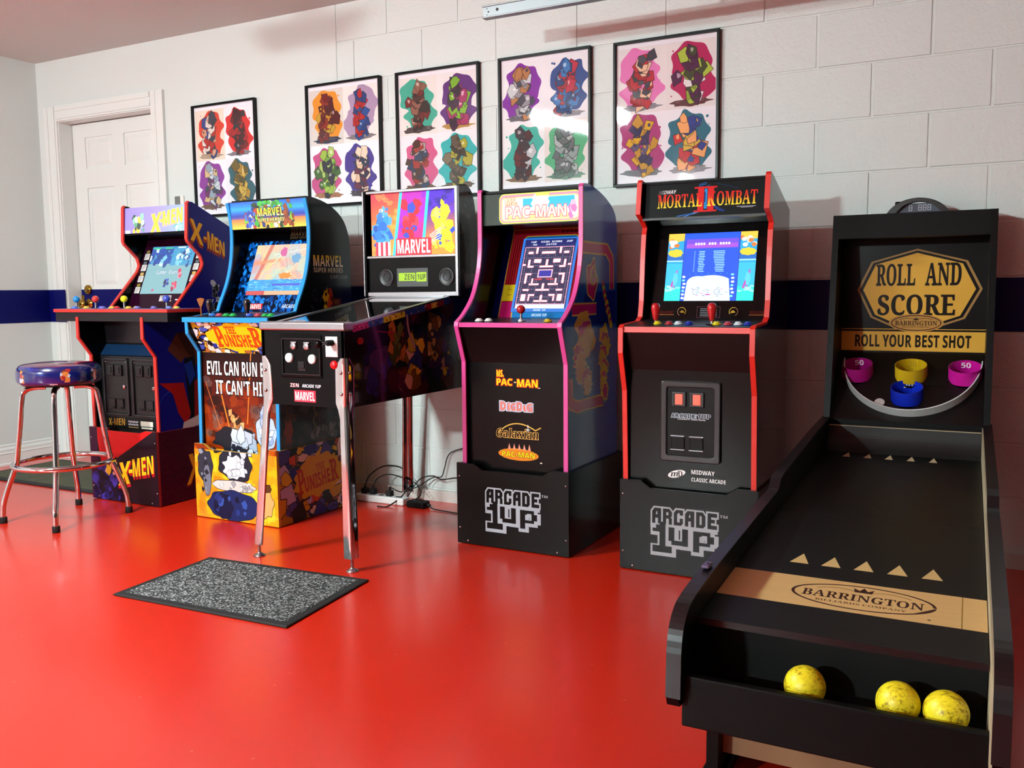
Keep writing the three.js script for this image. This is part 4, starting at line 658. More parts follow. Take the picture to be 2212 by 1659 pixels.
    x.save(); x.strokeStyle = '#d8b050'; x.lineWidth = 7; x.beginPath(); x.moveTo(X(-1.125), Y(0.463)); x.quadraticCurveTo(X(-1.05), Y(0.545), X(-0.95), Y(0.487)); x.lineTo(X(-0.925), Y(0.5)); x.stroke(); x.restore();
    txt(x, 'Galaxian', X(-1.13), Y(0.452), 270, 54, { fill: '#0b0a0c', strokes: [['#e0b058', 18]], font: 'serif', skew: -0.15 }); x.fillStyle = '#f4f4f8'; x.fillRect(X(-0.985), Y(0.508), 5, 40); x.fillRect(X(-0.985) - 10, Y(0.49), 25, 4);
    x.fillStyle = '#f08828'; x.beginPath(); x.ellipse(X(-1.028), Y(0.385), 128, 34, 0.02, 0, 7); x.fill();
    for (let i = 0; i < 5; i++) { x.fillStyle = '#f4a088'; x.beginPath(); x.moveTo(X(-1.075) + i * 32, Y(0.405)); x.lineTo(X(-1.075) + 8 + i * 32, Y(0.43)); x.lineTo(X(-1.075) + 18 + i * 32, Y(0.405)); x.fill(); }
    txt(x, 'PAC-MAN', X(-1.028) - 104, Y(0.385) + 16, 208, 32, { fill: '#f8e018', strokes: [['#3a2408', 18]] }); x.fillStyle = '#f4f0e0'; x.fillRect(X(-0.93), Y(0.36), 13, 6);
  }), 0.25), black);
  const rf = print(canvas(760, 500, (x, w, h) => { x.fillStyle = '#050404'; x.fillRect(0, 0, w, h); makerLogo(x, w * 0.262, h * 0.27, w * 0.5, h * 0.56, '#050404', '#a8b0b8'); }), 0.3);
  riser(t, -1.292, -0.784, 0.05, 0.617, 0.336, rf, glossBlack, glossBlack, [0.082, 0.12, 0.115, 0.075, 0.024]);
}

// ---- cabinet 4: red-edged black fighting cabinet
{
  const t = thing('arcade_cabinet', 'black arcade cabinet with red edging, two red joysticks and a bright blue screen', 'arcade cabinet');
  const x0 = -0.553, x1 = -0.06;
  const front = [[0.622, 0.3], [0.638, 0.675], [0.68, 0.815], [0.678, 0.905], [0.667, 0.913], [0.51, 0.921], [0.478, 0.938], ...smooth([[0.464, 1.0], [0.452, 1.157], [0.44, 1.25]], 3), ...smooth([[0.43, 1.276], [0.46, 1.30], [0.505, 1.322]], 3), [0.487, 1.44], [0.478, 1.448]];
  const back = [[0.46, 1.446], [0.165, 1.34], [0.165, 0.3]];
  const zb = [0.165, 0.68], yb = [0.3, 1.448], S = 500, W = Math.round((zb[1] - zb[0]) * S), H = Math.round((yb[1] - yb[0]) * S);
  const art = print(canvas(W, H, (x) => { x.fillStyle = '#0b0a0c'; x.fillRect(0, 0, W, H); const r = rng(6); for (let i = 0; i < 40; i++) { x.strokeStyle = ['rgba(60,70,80,.5)', 'rgba(70,58,30,.45)', 'rgba(40,40,46,.6)'][i % 3]; x.lineWidth = 2 + r() * 5; x.beginPath(); let X = W * r(), Y = H * (0.1 + 0.5 * r()); x.moveTo(X, Y); for (let k = 0; k < 5; k++) { X += (r() - 0.5) * 30; Y += 10 + r() * 30; x.lineTo(X, Y); } x.stroke(); } x.fillStyle = '#050505'; x.beginPath(); x.arc((zb[1] - 0.433) * S, (yb[1] - 1.365) * S, 3, 0, 7); x.fill(); }), 0.2, { clearcoat: 0.8, clearcoatRoughness: 0.08 });
  const red = M(0xd82418, 0.32);
  const [a, b] = cabinetBody(t, { x0, x1, front, back, art, trim: red, inset: 0.016 });
  slab(t, 'marquee', a, b, [0.478, 1.308], [0.462, 1.432], 0.012, print(canvas(760, 210, (x, w, h) => {
    x.fillStyle = '#050506'; x.fillRect(0, 0, w, h); const r = rng(12);
    const vein = (X, Y, dx, dy, c, lw) => { x.strokeStyle = c; x.lineWidth = lw; x.beginPath(); x.moveTo(X, Y); for (let k = 0; k < 5; k++) { X += dx + (r() - 0.5) * 14; Y += dy + (r() - 0.5) * 8; x.lineTo(X, Y); } x.stroke(); };
    for (let i = 0; i < 4; i++) { vein(w * 0.46, 18 + i * 6, 12, -3, '#2870c0', 3); vein(w * 0.47, h - 26, -26, 6, i ? '#3078d0' : '#a8c0e0', 3); vein(w * 0.58, h - 64, 14, 9, '#2040a8', 4); } vein(w * 0.6, 12, 30, 8, '#203868', 3);
    txt(x, 'MIDWAY', w * 0.125, h * 0.3, w * 0.145, h * 0.11, { fill: (c) => { const g = c.createLinearGradient(0, 0, 700, 0); g.addColorStop(0, '#3a3a3e'); g.addColorStop(0.5, '#e8e8ec'); g.addColorStop(1, '#ffffff'); return g; }, skew: -0.2 });
    x.fillStyle = '#d41c20'; const rr = (X, Y, W_, H_) => x.fillRect(w * X, h * Y, w * W_, h * H_); rr(0.425, 0.14, 0.185, 0.05); rr(0.455, 0.14, 0.05, 0.74); rr(0.535, 0.14, 0.05, 0.74); rr(0.425, 0.83, 0.185, 0.05);
    const grad = vgrad([[0, '#d81818'], [0.4, '#e8481c'], [0.62, '#f0b020'], [1, '#f8f040']]);
    txt(x, 'M', w * 0.12, h * 0.72, w * 0.078, h * 0.4, { fill: grad, font: 'serif' }); txt(x, 'ORTAL', w * 0.2, h * 0.72, w * 0.29, h * 0.4, { fill: grad, font: 'serif' }); txt(x, 'K', w * 0.53, h * 0.72, w * 0.07, h * 0.42, { fill: grad, font: 'serif' }); txt(x, 'OMBAT', w * 0.61, h * 0.72, w * 0.32, h * 0.42, { fill: grad, font: 'serif' });
    x.fillStyle = '#2490d8'; x.beginPath(); x.roundRect(w * 0.508, h * 0.2, w * 0.024, h * 0.6, 8); x.fill(); x.fillStyle = '#103c88'; x.fillRect(w * 0.508, h * 0.3, w * 0.01, h * 0.3);
    x.fillStyle = '#b8c0d0'; x.fillRect(w * 0.77, h * 0.765, w * 0.15, 4); x.fillRect(w * 0.8, h * 0.795, w * 0.1, 3);
  }), 0.4, { specularIntensity: 0.2 }), black);
  slab(t, 'marquee_rail', a, b, [0.479, 1.300], [0.478, 1.308], 0.014, plastic, plastic);
  slab(t, 'marquee_rail', a, b, [0.462, 1.432], [0.461, 1.439], 0.014, plastic, plastic);
  slab(t, 'marquee_underside', a, b, [0.34, 1.285], [0.472, 1.30], 0.01, glossBlack);
  const bA = [0.435, 0.93], bB = [0.345, 1.29];
  slab(t, 'bezel', a, b, bA, bB, 0.012, print(canvas(700, 560, (x, w, h) => {
    x.fillStyle = '#08080a'; x.fillRect(0, 0, w, h);
    const Y = h - 44; for (const [cx, s] of [[w * 0.3, 1], [w * 0.73, -1]]) { x.save(); x.translate(cx, Y); x.scale(s, 1); x.strokeStyle = '#b89838'; x.lineWidth = 5; x.beginPath(); x.arc(0, 0, 24, -1.9, 0.6); x.stroke(); x.lineWidth = 3; x.strokeStyle = '#b88a68'; x.beginPath(); x.arc(0, 0, 24, 2.0, 4.4); x.stroke(); x.fillStyle = '#c09a38'; x.beginPath(); x.moveTo(-12, 4); x.lineTo(0, -8); x.lineTo(10, -6); x.lineTo(20, 8); x.lineTo(0, 7); x.closePath(); x.fill(); x.restore(); }
    for (const X of [w * 0.1, w * 0.86]) { txt(x, 'MORTAL KOMBAT', X, Y + 12, w * 0.13, 16, { fill: '#7a2010', font: 'serif' }); x.fillStyle = '#a8602c'; x.fillRect(X - 3, Y + 16, w * 0.14, 4); }
    x.strokeStyle = '#4a3038'; x.lineWidth = 5; x.strokeRect(w * 0.43, Y - 28, w * 0.19, 62);
    x.fillStyle = '#8a9098'; for (let i = 0; i < 5; i++) x.fillRect(w * 0.455, Y - 18 + i * 10, w * 0.14, 4);
  }), 0.13), black);
  slab(t, 'screen', -0.472, -0.132, onSlab(bA, bB, 0.07, 0.0025), onSlab(bA, bB, 0.333, 0.0025), 0.004, lit(canvas(640, 500, (x, w, h) => {
    x.fillStyle = '#0c52d8'; x.fillRect(0, 0, w, h); const r = rng(44);
    const strip = (X, W_) => { x.fillStyle = '#18a0d8'; x.fillRect(X, 0, W_, h); x.fillStyle = '#1468c0'; x.fillRect(X, h * 0.3, W_, h * 0.1); x.fillStyle = '#30b8e8'; x.fillRect(X, h * 0.45, W_, h * 0.34); x.fillStyle = '#20e0d0'; x.fillRect(X, h * 0.79, W_, h * 0.21); x.fillStyle = '#a8f0f4'; x.fillRect(X, h * 0.4, W_, 10);
      x.save(); x.beginPath(); x.rect(X, 0, W_, h); x.clip(); blob(x, X + W_ * 0.5, h * 0.03, W_ * 0.7, h * 0.1, '#f0c040', r, 8, 0.2); for (let i = 0; i < 8; i++) blob(x, X + W_ * r(), h * (0.08 + 0.16 * r()), 20, 16, ['#f8f4f0', '#f07830', '#f4e8d8'][i % 3], r, 6, 0.3); blob(x, X + W_ * 0.5, h * 0.29, W_ * 0.5, h * 0.06, '#f8c830', r, 8, 0.2);
      x.strokeStyle = '#b850b0'; x.lineWidth = 9; for (const [p, q] of [[0.8, 0.55], [0.55, 0.6], [0.45, 0.55]]) { x.beginPath(); x.moveTo(X + W_ * 0.7, h * q); x.lineTo(X + W_ * p * 0.7, h * 0.82); x.stroke(); } for (let i = 0; i < 10; i++) blob(x, X + W_ * r(), h * (0.78 + 0.08 * r()), 18, 6, '#a8f8f4', r, 6, 0.4); blob(x, X + W_ * 0.6, h * 0.68, 20, 50, '#58c8f0', r, 6, 0.3); x.restore(); };
    strip(0, w * 0.185); strip(w * 0.815, w * 0.185); x.fillStyle = '#0828a0'; x.fillRect(w * 0.185, 0, 4, h); x.fillRect(w * 0.81, 0, 4, h);
    x.fillStyle = '#7048d8'; x.fillRect(w * 0.215, h * 0.09, w * 0.58, h * 0.14); x.fillStyle = '#a050d0'; x.fillRect(w * 0.215, h * 0.16, w * 0.58, h * 0.06);
    for (let i = 0; i < 13; i++) if (i !== 4 && i !== 8) { x.fillStyle = '#f0e8f8'; x.fillRect(w * (0.31 + i * 0.031), h * 0.145, w * 0.022, h * 0.035); }
    x.fillStyle = '#a8e8f8'; for (let j = 0; j < 13; j++) { const Y = h * (0.27 + j * 0.0245); x.fillRect(w * 0.31, Y, w * 0.012, 4); x.fillRect(w * 0.37 - r() * 8, Y, w * 0.06 + r() * 8, 5); x.fillRect(w * 0.53 + j * 2 - r() * 8, Y, w * 0.13 - j * 2, 5); }
    for (let i = 0; i < 7; i++) { x.fillStyle = '#30c0f0'; x.fillRect(w * (0.27 + 0.07 * i), h * 0.6, 8, 3); }
    x.fillStyle = '#d4e4e8'; x.beginPath(); x.moveTo(w * 0.23, h); x.lineTo(w * 0.25, h * 0.72); x.quadraticCurveTo(w * 0.28, h * 0.62, w * 0.42, h * 0.64); x.quadraticCurveTo(w * 0.6, h * 0.6, w * 0.72, h * 0.68); x.lineTo(w * 0.75, h); x.fill();
    for (let i = 0; i < 14; i++) blob(x, w * (i % 2 ? 0.215 : 0.765) + (r() - 0.5) * 10, h * (0.62 + i * 0.026), 13, 9, i % 3 ? '#e8f8fc' : '#80d8f0', r, 6, 0.3);
    x.strokeStyle = '#7890b8'; x.lineWidth = 3; for (const X of [0.36, 0.6]) { x.beginPath(); x.arc(w * X, h * 0.87, 20, 0, 7); x.stroke(); } for (let i = 0; i < 20; i++) { x.fillStyle = i % 4 ? '#7898b8' : '#d070b8'; x.fillRect(w * (0.3 + 0.4 * r()), h * (0.8 + 0.14 * r()), 14, 4); }
    x.fillStyle = '#c050b0'; x.fillRect(w * 0.47, h * 0.9, 34, 8);
  }), 1.1), black);
  const tA = [0.668, 0.912], tB = [0.43, 0.932];
  slab(t, 'control_deck', a, b, [0.676, 0.89], [0.672, 0.91], 0.012, red, red);
  slab(t, 'deck_top', a, b, tA, tB, 0.014, M(0x141418, 0.4), black);
  joystick(t, -0.44, tA, tB, 0.068, 0xc01c20, 'bat'); joystick(t, -0.232, tA, tB, 0.068, 0xc01c20, 'bat');
  for (const [x, c] of [[-0.43, 0xe0d020], [-0.386, 0xb83038], [-0.352, 0xd8e4ec], [-0.312, 0x1c30a8], [-0.212, 0xe0d020], [-0.172, 0xb84050], [-0.136, 0xd8e4ec], [-0.102, 0x1c30a8]]) buttonOn(t, x, tA, tB, 0.06, c, 0.0135);
  slab(t, 'apron', a, b, [0.622, 0.752], [0.664, 0.892], 0.012, M(0x0c0304, 0.25, { specularIntensity: 0.45 }), black);
  slab(t, 'front_panel', a, b, [0.612, 0.3], [0.618, 0.756], 0.012, print(canvas(620, 610, (x, w, h) => {
    x.fillStyle = '#050404'; x.fillRect(0, 0, w, h); const X = (q) => (q + 0.536) / 0.459 * w, Y = (q) => (0.756 - q) / 0.456 * h;
    x.fillStyle = '#f0f0f0'; x.save(); x.translate(X(-0.352), Y(0.373)); x.rotate(-0.08); x.beginPath(); x.ellipse(0, 0, 46, 18, -0.2, 0, 7); x.fill(); x.fillStyle = '#0b0909'; txt(x, 'm', -34, 12, 40, 20, { fill: '#0b0909', font: 'serif', skew: -0.3 }); txt(x, 'D', 6, 14, 24, 28, { fill: '#0b0909', font: 'serif' }); x.restore();
    txt(x, 'MIDWAY', X(-0.297), Y(0.377), 116, 20, { fill: '#f4f4f4' }); txt(x, 'CLASSIC ARCADE', X(-0.297), Y(0.35), 170, 20, { fill: '#f4f4f4' });
  }), 0.22), black);
  // coin door: raised frame with two lit reject buttons, logo and two returns
  const cd = group(t, 'coin_door'), z = 0.616, hx = (p) => p;
  const sh = new THREE.Shape(); const rrp = (S_, x_, y_, w_, h_, r_) => { S_.moveTo(x_ + r_, y_); S_.lineTo(x_ + w_ - r_, y_); S_.quadraticCurveTo(x_ + w_, y_, x_ + w_, y_ + r_); S_.lineTo(x_ + w_, y_ + h_ - r_); S_.quadraticCurveTo(x_ + w_, y_ + h_, x_ + w_ - r_, y_ + h_); S_.lineTo(x_ + r_, y_ + h_); S_.quadraticCurveTo(x_, y_ + h_, x_, y_ + h_ - r_); S_.lineTo(x_, y_ + r_); S_.quadraticCurveTo(x_, y_, x_ + r_, y_); };
  rrp(sh, -0.406, 0.425, 0.213, 0.285, 0.008); const hole = new THREE.Path(); rrp(hole, -0.39, 0.44, 0.181, 0.256, 0.014); sh.holes.push(hole);
  add(cd, 'frame', new THREE.ExtrudeGeometry(sh, { depth: 0.008, bevelEnabled: true, bevelSize: 0.004, bevelThickness: 0.004, bevelSegments: 2 }).translate(0, 0, z), M(0x1a1b1e, 0.28));
  add(cd, 'plate', new THREE.BoxGeometry(0.182, 0.257, 0.006).translate(-0.2995, 0.568, z + 0.003), [black, black, black, black, print(canvas(420, 590, (x, w, h) => { x.fillStyle = '#0c0b0c'; x.fillRect(0, 0, w, h); makerLogo(x, w * 0.1, h * 0.39, w * 0.4, h * 0.075, '#0c0b0c', '#c0ccd4'); x.fillStyle = '#0c0b0c'; x.fillRect(w * 0.09, h * 0.385, w * 0.86, h * 0.1); [...'ARCADE'].forEach((c, i) => txt(x, c, w * (0.11 + i * 0.085), h * 0.445, w * 0.072, h * 0.055, { fill: '#0c0b0c', strokes: [['#b8c8d4', 40]] })); txt(x, '1UP', w * 0.64, h * 0.445, w * 0.26, h * 0.06, { fill: '#0c0b0c', strokes: [['#b8c8d4', 30]] }); [...'ARCADE'].forEach((c, i) => txt(x, c, w * (0.11 + i * 0.085), h * 0.445, w * 0.072, h * 0.055, { fill: '#0c0b0c' })); txt(x, 'LEGACY EDITION', w * 0.24, h * 0.475, w * 0.56, h * 0.018, { fill: '#e8ecf0' }); }), 0.35), black]);
  const amber = M(0xd8604c, 0.4, { emissive: 0xff4a38, emissiveIntensity: 0.75 });
  for (const q of [-0.342, -0.276]) { const s = group(cd, 'coin_slot'); add(s, 'housing', [rbox(q - 0.027, q + 0.027, 0.622, 0.676, z + 0.004, z + 0.012, 0.003), box(q - 0.024, q - 0.018, 0.63, 0.668, z + 0.012, z + 0.014)], M(0x131315, 0.35)); add(s, 'lit_button', rbox(q - 0.013, q + 0.015, 0.63, 0.668, z + 0.011, z + 0.0145, 0.0015), amber); }
  for (const q of [-0.345, -0.276]) { const s = group(cd, 'coin_return'); add(s, 'flap', rbox(q - 0.025, q + 0.025, 0.468, 0.512, z + 0.004, z + 0.009, 0.003), glossBlack); add(s, 'lip', [rbox(q - 0.027, q + 0.027, 0.513, 0.517, z + 0.004, z + 0.014, 0.0018), rbox(q - 0.027, q + 0.027, 0.463, 0.467, z + 0.004, z + 0.014, 0.0018)], M(0xa8adb2, 0.3, { metalness: 0.6 })); }
  const rf = print(canvas(760, 500, (x, w, h) => { x.fillStyle = '#080404'; x.fillRect(0, 0, w, h); makerLogo(x, w * 0.235, h * 0.265, w * 0.5, h * 0.56, '#080404', '#a4a9ae'); }), 0.3);
  riser(t, -0.561, -0.05, 0.10, 0.642, 0.338, rf, glossBlack, glossBlack, [0.082, 0.12, 0.115, 0.075, 0.026]);
}

// ================================================================ PINBALL MACHINE
{
  const t = thing('pinball_machine', 'black pinball machine on chrome legs with a lit comic backglass and yellow-green score display', 'pinball machine');
  const x0 = -1.88, x1 = -1.47, zF = 1.10, zR = 0.12, yB = 0.612;
  const yTop = (z) => lerp(0.908, 1.012, (zF - z) / (zF - 0.36));
  const prof = [[zR, yB], [zF, yB], [zF, yTop(zF)], [0.36, yTop(0.36)], [zR, yTop(0.36)]];
  const S = 900, W = Math.round((zF - zR) * S), H = Math.round((1.012 - yB) * S), px = (z) => (zF - z) * S, py = (y) => (1.012 - y) * S;
  const art = print(canvas(W, H, (x) => {
    x.fillStyle = '#0c0a10'; x.fillRect(0, 0, W, H); const r = rng(99);
    for (let i = 0; i < 50; i++) blob(x, W * (0.1 + 0.9 * r()), H * r(), 30 + r() * 60, 24 + r() * 40, ['rgba(90,20,36,.6)', 'rgba(24,22,90,.6)', 'rgba(110,56,16,.5)', 'rgba(30,60,36,.5)', 'rgba(70,30,90,.5)'][i % 5], r, 8, 0.4);
    const heap = (cx, cy, n, sx, sy, s, cs) => { for (let i = 0; i < n; i++) shard(x, W * cx + (r() - 0.5) * sx, H * cy + (r() - 0.5) * sy, s * (0.4 + r()), cs[i % cs.length], r, 'rgba(8,6,10,.6)'); };
    heap(0.06, 0.72, 10, 30, 60, 18, ['#6a5c10', '#12122a', '#3a4280', '#0c0c1a']);
    heap(0.22, 0.72, 22, 150, 130, 34, ['#20206c', '#2a2a88', '#181848', '#402c60']);
    heap(0.34, 0.42, 18, 80, 130, 22, ['#5a6a2c', '#b06c30', '#40501c', '#8c441c']);
    heap(0.46, 0.62, 24, 90, 170, 26, ['#b09c24', '#e0bc30', '#2c3478', '#705418', '#d0a888']);
    heap(0.62, 0.42, 20, 70, 160, 22, ['#705020', '#b08844', '#443818', '#c8a45c']);
    heap(0.72, 0.6, 18, 60, 160, 20, ['#562c7c', '#282060', '#c89878', '#e8cc20']);
    heap(0.86, 0.6, 22, 70, 190, 22, ['#b8b6aa', '#8c8c88', '#d8d4c8', '#70706c']);
    x.strokeStyle = 'rgba(160,30,80,.8)'; x.lineWidth = 5; x.beginPath(); x.moveTo(W * 0.2, H * 0.3); x.lineTo(W * 0.32, H * 0.33); x.stroke();
    x.strokeStyle = '#a89090'; x.lineWidth = 11; x.beginPath(); x.moveTo(W * 0.42, H * 0.1); x.quadraticCurveTo(W * 0.4, H * 0.3, W * 0.47, H * 0.5); x.stroke();
    for (let i = 0; i < 14; i++) { x.strokeStyle = 'rgba(190,190,180,.5)'; x.lineWidth = 2; x.beginPath(); const X = W * (0.3 + 0.6 * r()), Y = H * (0.3 + 0.6 * r()); x.moveTo(X, Y); x.lineTo(X + 40 * (r() - 0.3), Y + 50 * (r() - 0.5)); x.stroke(); }
    x.fillStyle = '#8c1414'; x.beginPath(); x.arc(px(1.01), py(0.86), 13, 0, 7); x.fill();
  }), 0.25, { clearcoat: 0.5, clearcoatRoughness: 0.08 });
  sidePanel(t, 'side_panel', prof, x1, 0.016, 1, art, glossBlack);
  sidePanel(t, 'side_panel', prof, x0, 0.016, -1, glossBlack, glossBlack);
  add(t, 'cabinet_bottom', box(x0 + 0.016, x1 - 0.016, yB, yB + 0.014, zR, zF - 0.016), softBlack);
  add(t, 'cabinet_back', box(x0 + 0.016, x1 - 0.016, yB + 0.014, yTop(0.36) - 0.01, zR, zR + 0.014), softBlack);
  const logo = canvas(620, 460, (x, w, h) => {
    x.fillStyle = '#060607'; x.fillRect(0, 0, w, h); const X = (q) => (q + 1.88) / 0.41 * w, Y = (q) => (0.908 - q) / 0.296 * h;
    x.fillStyle = '#d8384c'; x.fillRect(X(-1.723), Y(0.673), X(-1.615) - X(-1.723), Y(0.627) - Y(0.673)); txt(x, 'MARVEL', X(-1.718), Y(0.633), X(-1.62) - X(-1.718), 52, { fill: '#ffffff' });
    x.fillStyle = '#e8e8f0'; txt(x, 'ZEN', X(-1.742), Y(0.684), 66, 22, { fill: '#f0c8c8', strokes: [['#a03038', 14]] }); txt(x, 'ARCADE 1UP', X(-1.682), Y(0.684), 140, 20, { fill: '#f0f0f8', skew: -0.1 });
  });
  slab(t, 'front_panel', x0 + 0.004, x1 - 0.004, [zF, yB], [zF, 0.905], 0.016, print(logo, 0.45, { specularIntensity: 0.25 }), black);
  // chrome lockbar and side rails, coloured art strip along the rail
  add(t, 'lockbar', [rbox(x0 - 0.006, x1 + 0.006, 0.9, 0.934, zF - 0.05, zF + 0.008, 0.008, 3)], brushed);
  const A = [1.055, yTop(1.055) + 0.012], B = [0.37, yTop(0.37) + 0.012];
  add(t, 'side_rail', [slabGeo(x1 - 0.022, x1 + 0.003, A, B, 0.008)], brushed);
  add(t, 'side_rail', [slabGeo(x0 - 0.003, x0 + 0.022, A, B, 0.008)], brushed);
  const strip = canvas(1024, 40, (x, w, h) => { const r = rng(18); let X = 0; const cs = ['#c82888', '#d040a0', '#2458b8', '#2a60c8', '#d8d020', '#e0d828', '#c8c820', '#1c3c90', '#2448a0', '#28489c', '#a01c2c', '#e0c840', '#8c1c20', '#28408c']; cs.forEach((c, i) => { const W_ = w / cs.length; x.fillStyle = c; x.fillRect(i * W_, 0, W_ + 1, h); for (let k = 0; k < 5; k++) { x.fillStyle = ['rgba(20,10,30,.6)', 'rgba(255,240,200,.5)'][k % 2]; x.fillRect(i * W_ + r() * W_, r() * h * 0.6, 6 + r() * 16, 6 + r() * 14); } }); });
  { const L = Math.hypot(A[0] - B[0], A[1] - B[1]); const g = new THREE.BoxGeometry(0.003, 0.024, L).translate(0, 0, 0); const m = new THREE.Matrix4().makeRotationX(Math.atan2(B[1] - A[1], A[0] - B[0])); g.applyMatrix4(m).translate(x1 + 0.0016, (A[1] + B[1]) / 2 - 0.02, (A[0] + B[0]) / 2); const e = print(strip, 0.3); add(t, 'art_strip', g, [e, black, black, black, black, black]); }
  const glassTop = slab(t, 'playfield_glass', x0 + 0.02, x1 - 0.02, [1.05, yTop(1.05) + 0.009], [0.37, yTop(0.37) + 0.009], 0.005, M(0x06070a, 0.05, { clearcoat: 1, clearcoatRoughness: 0.03 }));
  add(t, 'rear_apron', [slabGeo(x0 + 0.02, x1 - 0.02, [0.42, 1.012], [0.37, 1.026], 0.006)], brushed);
  // coin door, plunger, start button
  const cd = group(t, 'coin_door');
  const f = (a, b, c, d, z, r) => rbox(a, b, c, d, zF, zF + z, r);
  add(cd, 'plate', rbox(-1.785, -1.578, 0.72, 0.888, zF - 0.004, zF + 0.004, 0.004), glossBlack);
  add(cd, 'frame', [f(-1.772, -1.582, 0.866, 0.872, 0.009, 0.003), f(-1.772, -1.582, 0.73, 0.736, 0.009, 0.003), f(-1.772, -1.766, 0.73, 0.872, 0.009, 0.003), f(-1.588, -1.582, 0.73, 0.872, 0.009, 0.003)], M(0x1a1a1c, 0.22));
  for (const [x, y, r_] of [[-1.711, 0.842, 0.014], [-1.647, 0.841, 0.014]]) { const g = group(cd, 'lock'); add(g, 'barrel', lathe([[0.001, 0.011], [r_ * 0.8, 0.011], [r_, 0.007], [r_, 0]].reverse(), 24).rotateX(Math.PI / 2).translate(x, y, zF + 0.003), brushed); add(g, 'tab', rbox(x - 0.014, x + 0.014, y + 0.01, y + 0.017, zF + 0.004, zF + 0.01, 0.002), brushed); }
  for (const [x, y] of [[-1.735, 0.796], [-1.622, 0.793]]) add(cd, 'silver_button', lathe([[0.001, 0.011], [0.014, 0.011], [0.0185, 0.007], [0.0185, 0]].reverse(), 28).rotateX(Math.PI / 2).translate(x, y, zF + 0.003), M(0xdcdcdc, 0.3));
  add(cd, 'coin_return', [f(-1.695, -1.655, 0.746, 0.784, 0.006, 0.002), f(-1.69, -1.66, 0.756, 0.784, 0.009, 0.002)], M(0x0c0c0d, 0.25));
  const pl = group(t, 'plunger'); add(pl, 'mount_plate', rbox(-1.56, -1.502, 0.803, 0.88, zF - 0.002, zF + 0.003, 0.002), M(0xe0e0e0, 0.3, { metalness: 0.3 })); add(pl, 'rod', cyl(0.004, 0.004, 0.07, 0, 0, 0, 12).rotateX(Math.PI / 2).translate(-1.528, 0.857, zF + 0.036), steel); add(pl, 'sleeve', cyl(0.011, 0.012, 0.03, 0, 0, 0, 18).rotateX(Math.PI / 2).translate(-1.528, 0.857, zF + 0.014), black); add(pl, 'knob', lathe([[0.001, 0], [0.012, 0.001], [0.016, 0.008], [0.014, 0.018], [0.001, 0.022]], 20).rotateX(Math.PI / 2).translate(-1.528, 0.857, zF + 0.068), glossBlack);
  add(t, 'start_button', lathe([[0.001, 0.012], [0.01, 0.011], [0.0145, 0.007], [0.0165, 0]].reverse(), 24).rotateX(Math.PI / 2).translate(-1.522, 0.774, zF), M(0xd0141c, 0.25, { emissive: 0xff1414, emissiveIntensity: 0.2 }));
  add(t, 'flipper_button', cyl(0.012, 0.013, 0.01, 0, 0, 0, 20).rotateZ(-Math.PI / 2).translate(x1 + 0.004, 0.86, 1.01), M(0xa01818, 0.3));
  // backbox
  const bx = group(t, 'backbox'), X0 = -1.93, X1 = -1.42, zb = 0.37, y0 = 1.022, y1 = 1.497;
  const bp = [[0.12, y0], [zb, y0], [zb, y1], ...smooth([[0.34, 1.506], [0.29, 1.506], [0.245, 1.475], [0.215, 1.38], [0.205, 1.28]], 3), [0.16, y0 + 0.1]];
  const bsd = canvas(220, 480, (x, w, h) => { x.fillStyle = '#141214'; x.fillRect(0, 0, w, h); const r = rng(29); for (let i = 0; i < 70; i++) blob(x, r() * w, r() * h * 0.85, 10 + r() * 24, 10 + r() * 24, ['#1c1a1c', '#2a2018', '#3c2c14', '#18181c', '#30302e', '#4a2418'][i % 6], r, 7, 0.4); for (let i = 0; i < 20; i++) shard(x, r() * w, h * r() * 0.8, 4 + r() * 7, ['#6a6a60', '#5c3a20', '#4a4a48'][i % 3], r); x.save(); x.translate(w * 0.22, h * 0.93); x.rotate(0); txt(x, 'MARVEL', 0, 0, 140, 64, { fill: '#a08c8c', strokes: [['#5c1418', 14]] }); x.restore(); txt(x, 'ARCADE', w * 0.26, h * 0.15, 70, 14, { fill: '#4c5258' }); txt(x, '1UP', w * 0.3, h * 0.19, 56, 24, { fill: '#4c5258' }); });
  sidePanel(bx, 'side_panel', bp, X1, 0.016, 1, print(bsd, 0.25, { clearcoat: 0.5 }), glossBlack);
  sidePanel(bx, 'side_panel', bp, X0, 0.016, -1, glossBlack, glossBlack);
  add(bx, 'shell', [box(X0 + 0.016, X1 - 0.016, y0, y0 + 0.014, 0.12, zb - 0.01), box(X0 + 0.016, X1 - 0.016, y1 - 0.014, y1, 0.27, zb - 0.01), slabGeo(X0 + 0.016, X1 - 0.016, [0.17, y0 + 0.1], [0.225, 1.44], 0.012), slabGeo(X0 + 0.016, X1 - 0.016, [0.225, 1.43], [0.285, 1.495], 0.012)], softBlack);
  const glass = canvas(720, 520, (x, w, h) => {
    const r = rng(77);
    const panel = (pts, c1, c2, c3) => { x.save(); x.beginPath(); pts.forEach((p, i) => x[i ? 'lineTo' : 'moveTo'](p[0] * w, p[1] * h)); x.closePath(); x.clip(); const g = x.createLinearGradient(0, 0, w * 0.2, h); g.addColorStop(0, c1); g.addColorStop(0.5, c2); g.addColorStop(1, c3); x.fillStyle = g; x.fillRect(0, 0, w, h); };
    const clutter = (cx, cy, sx, sy, n, s, cs) => { for (let i = 0; i < n; i++) shard(x, w * (cx + (r() - 0.5) * sx), h * (cy + (r() - 0.5) * sy), s * (0.4 + r()), cs[i % cs.length], r); };
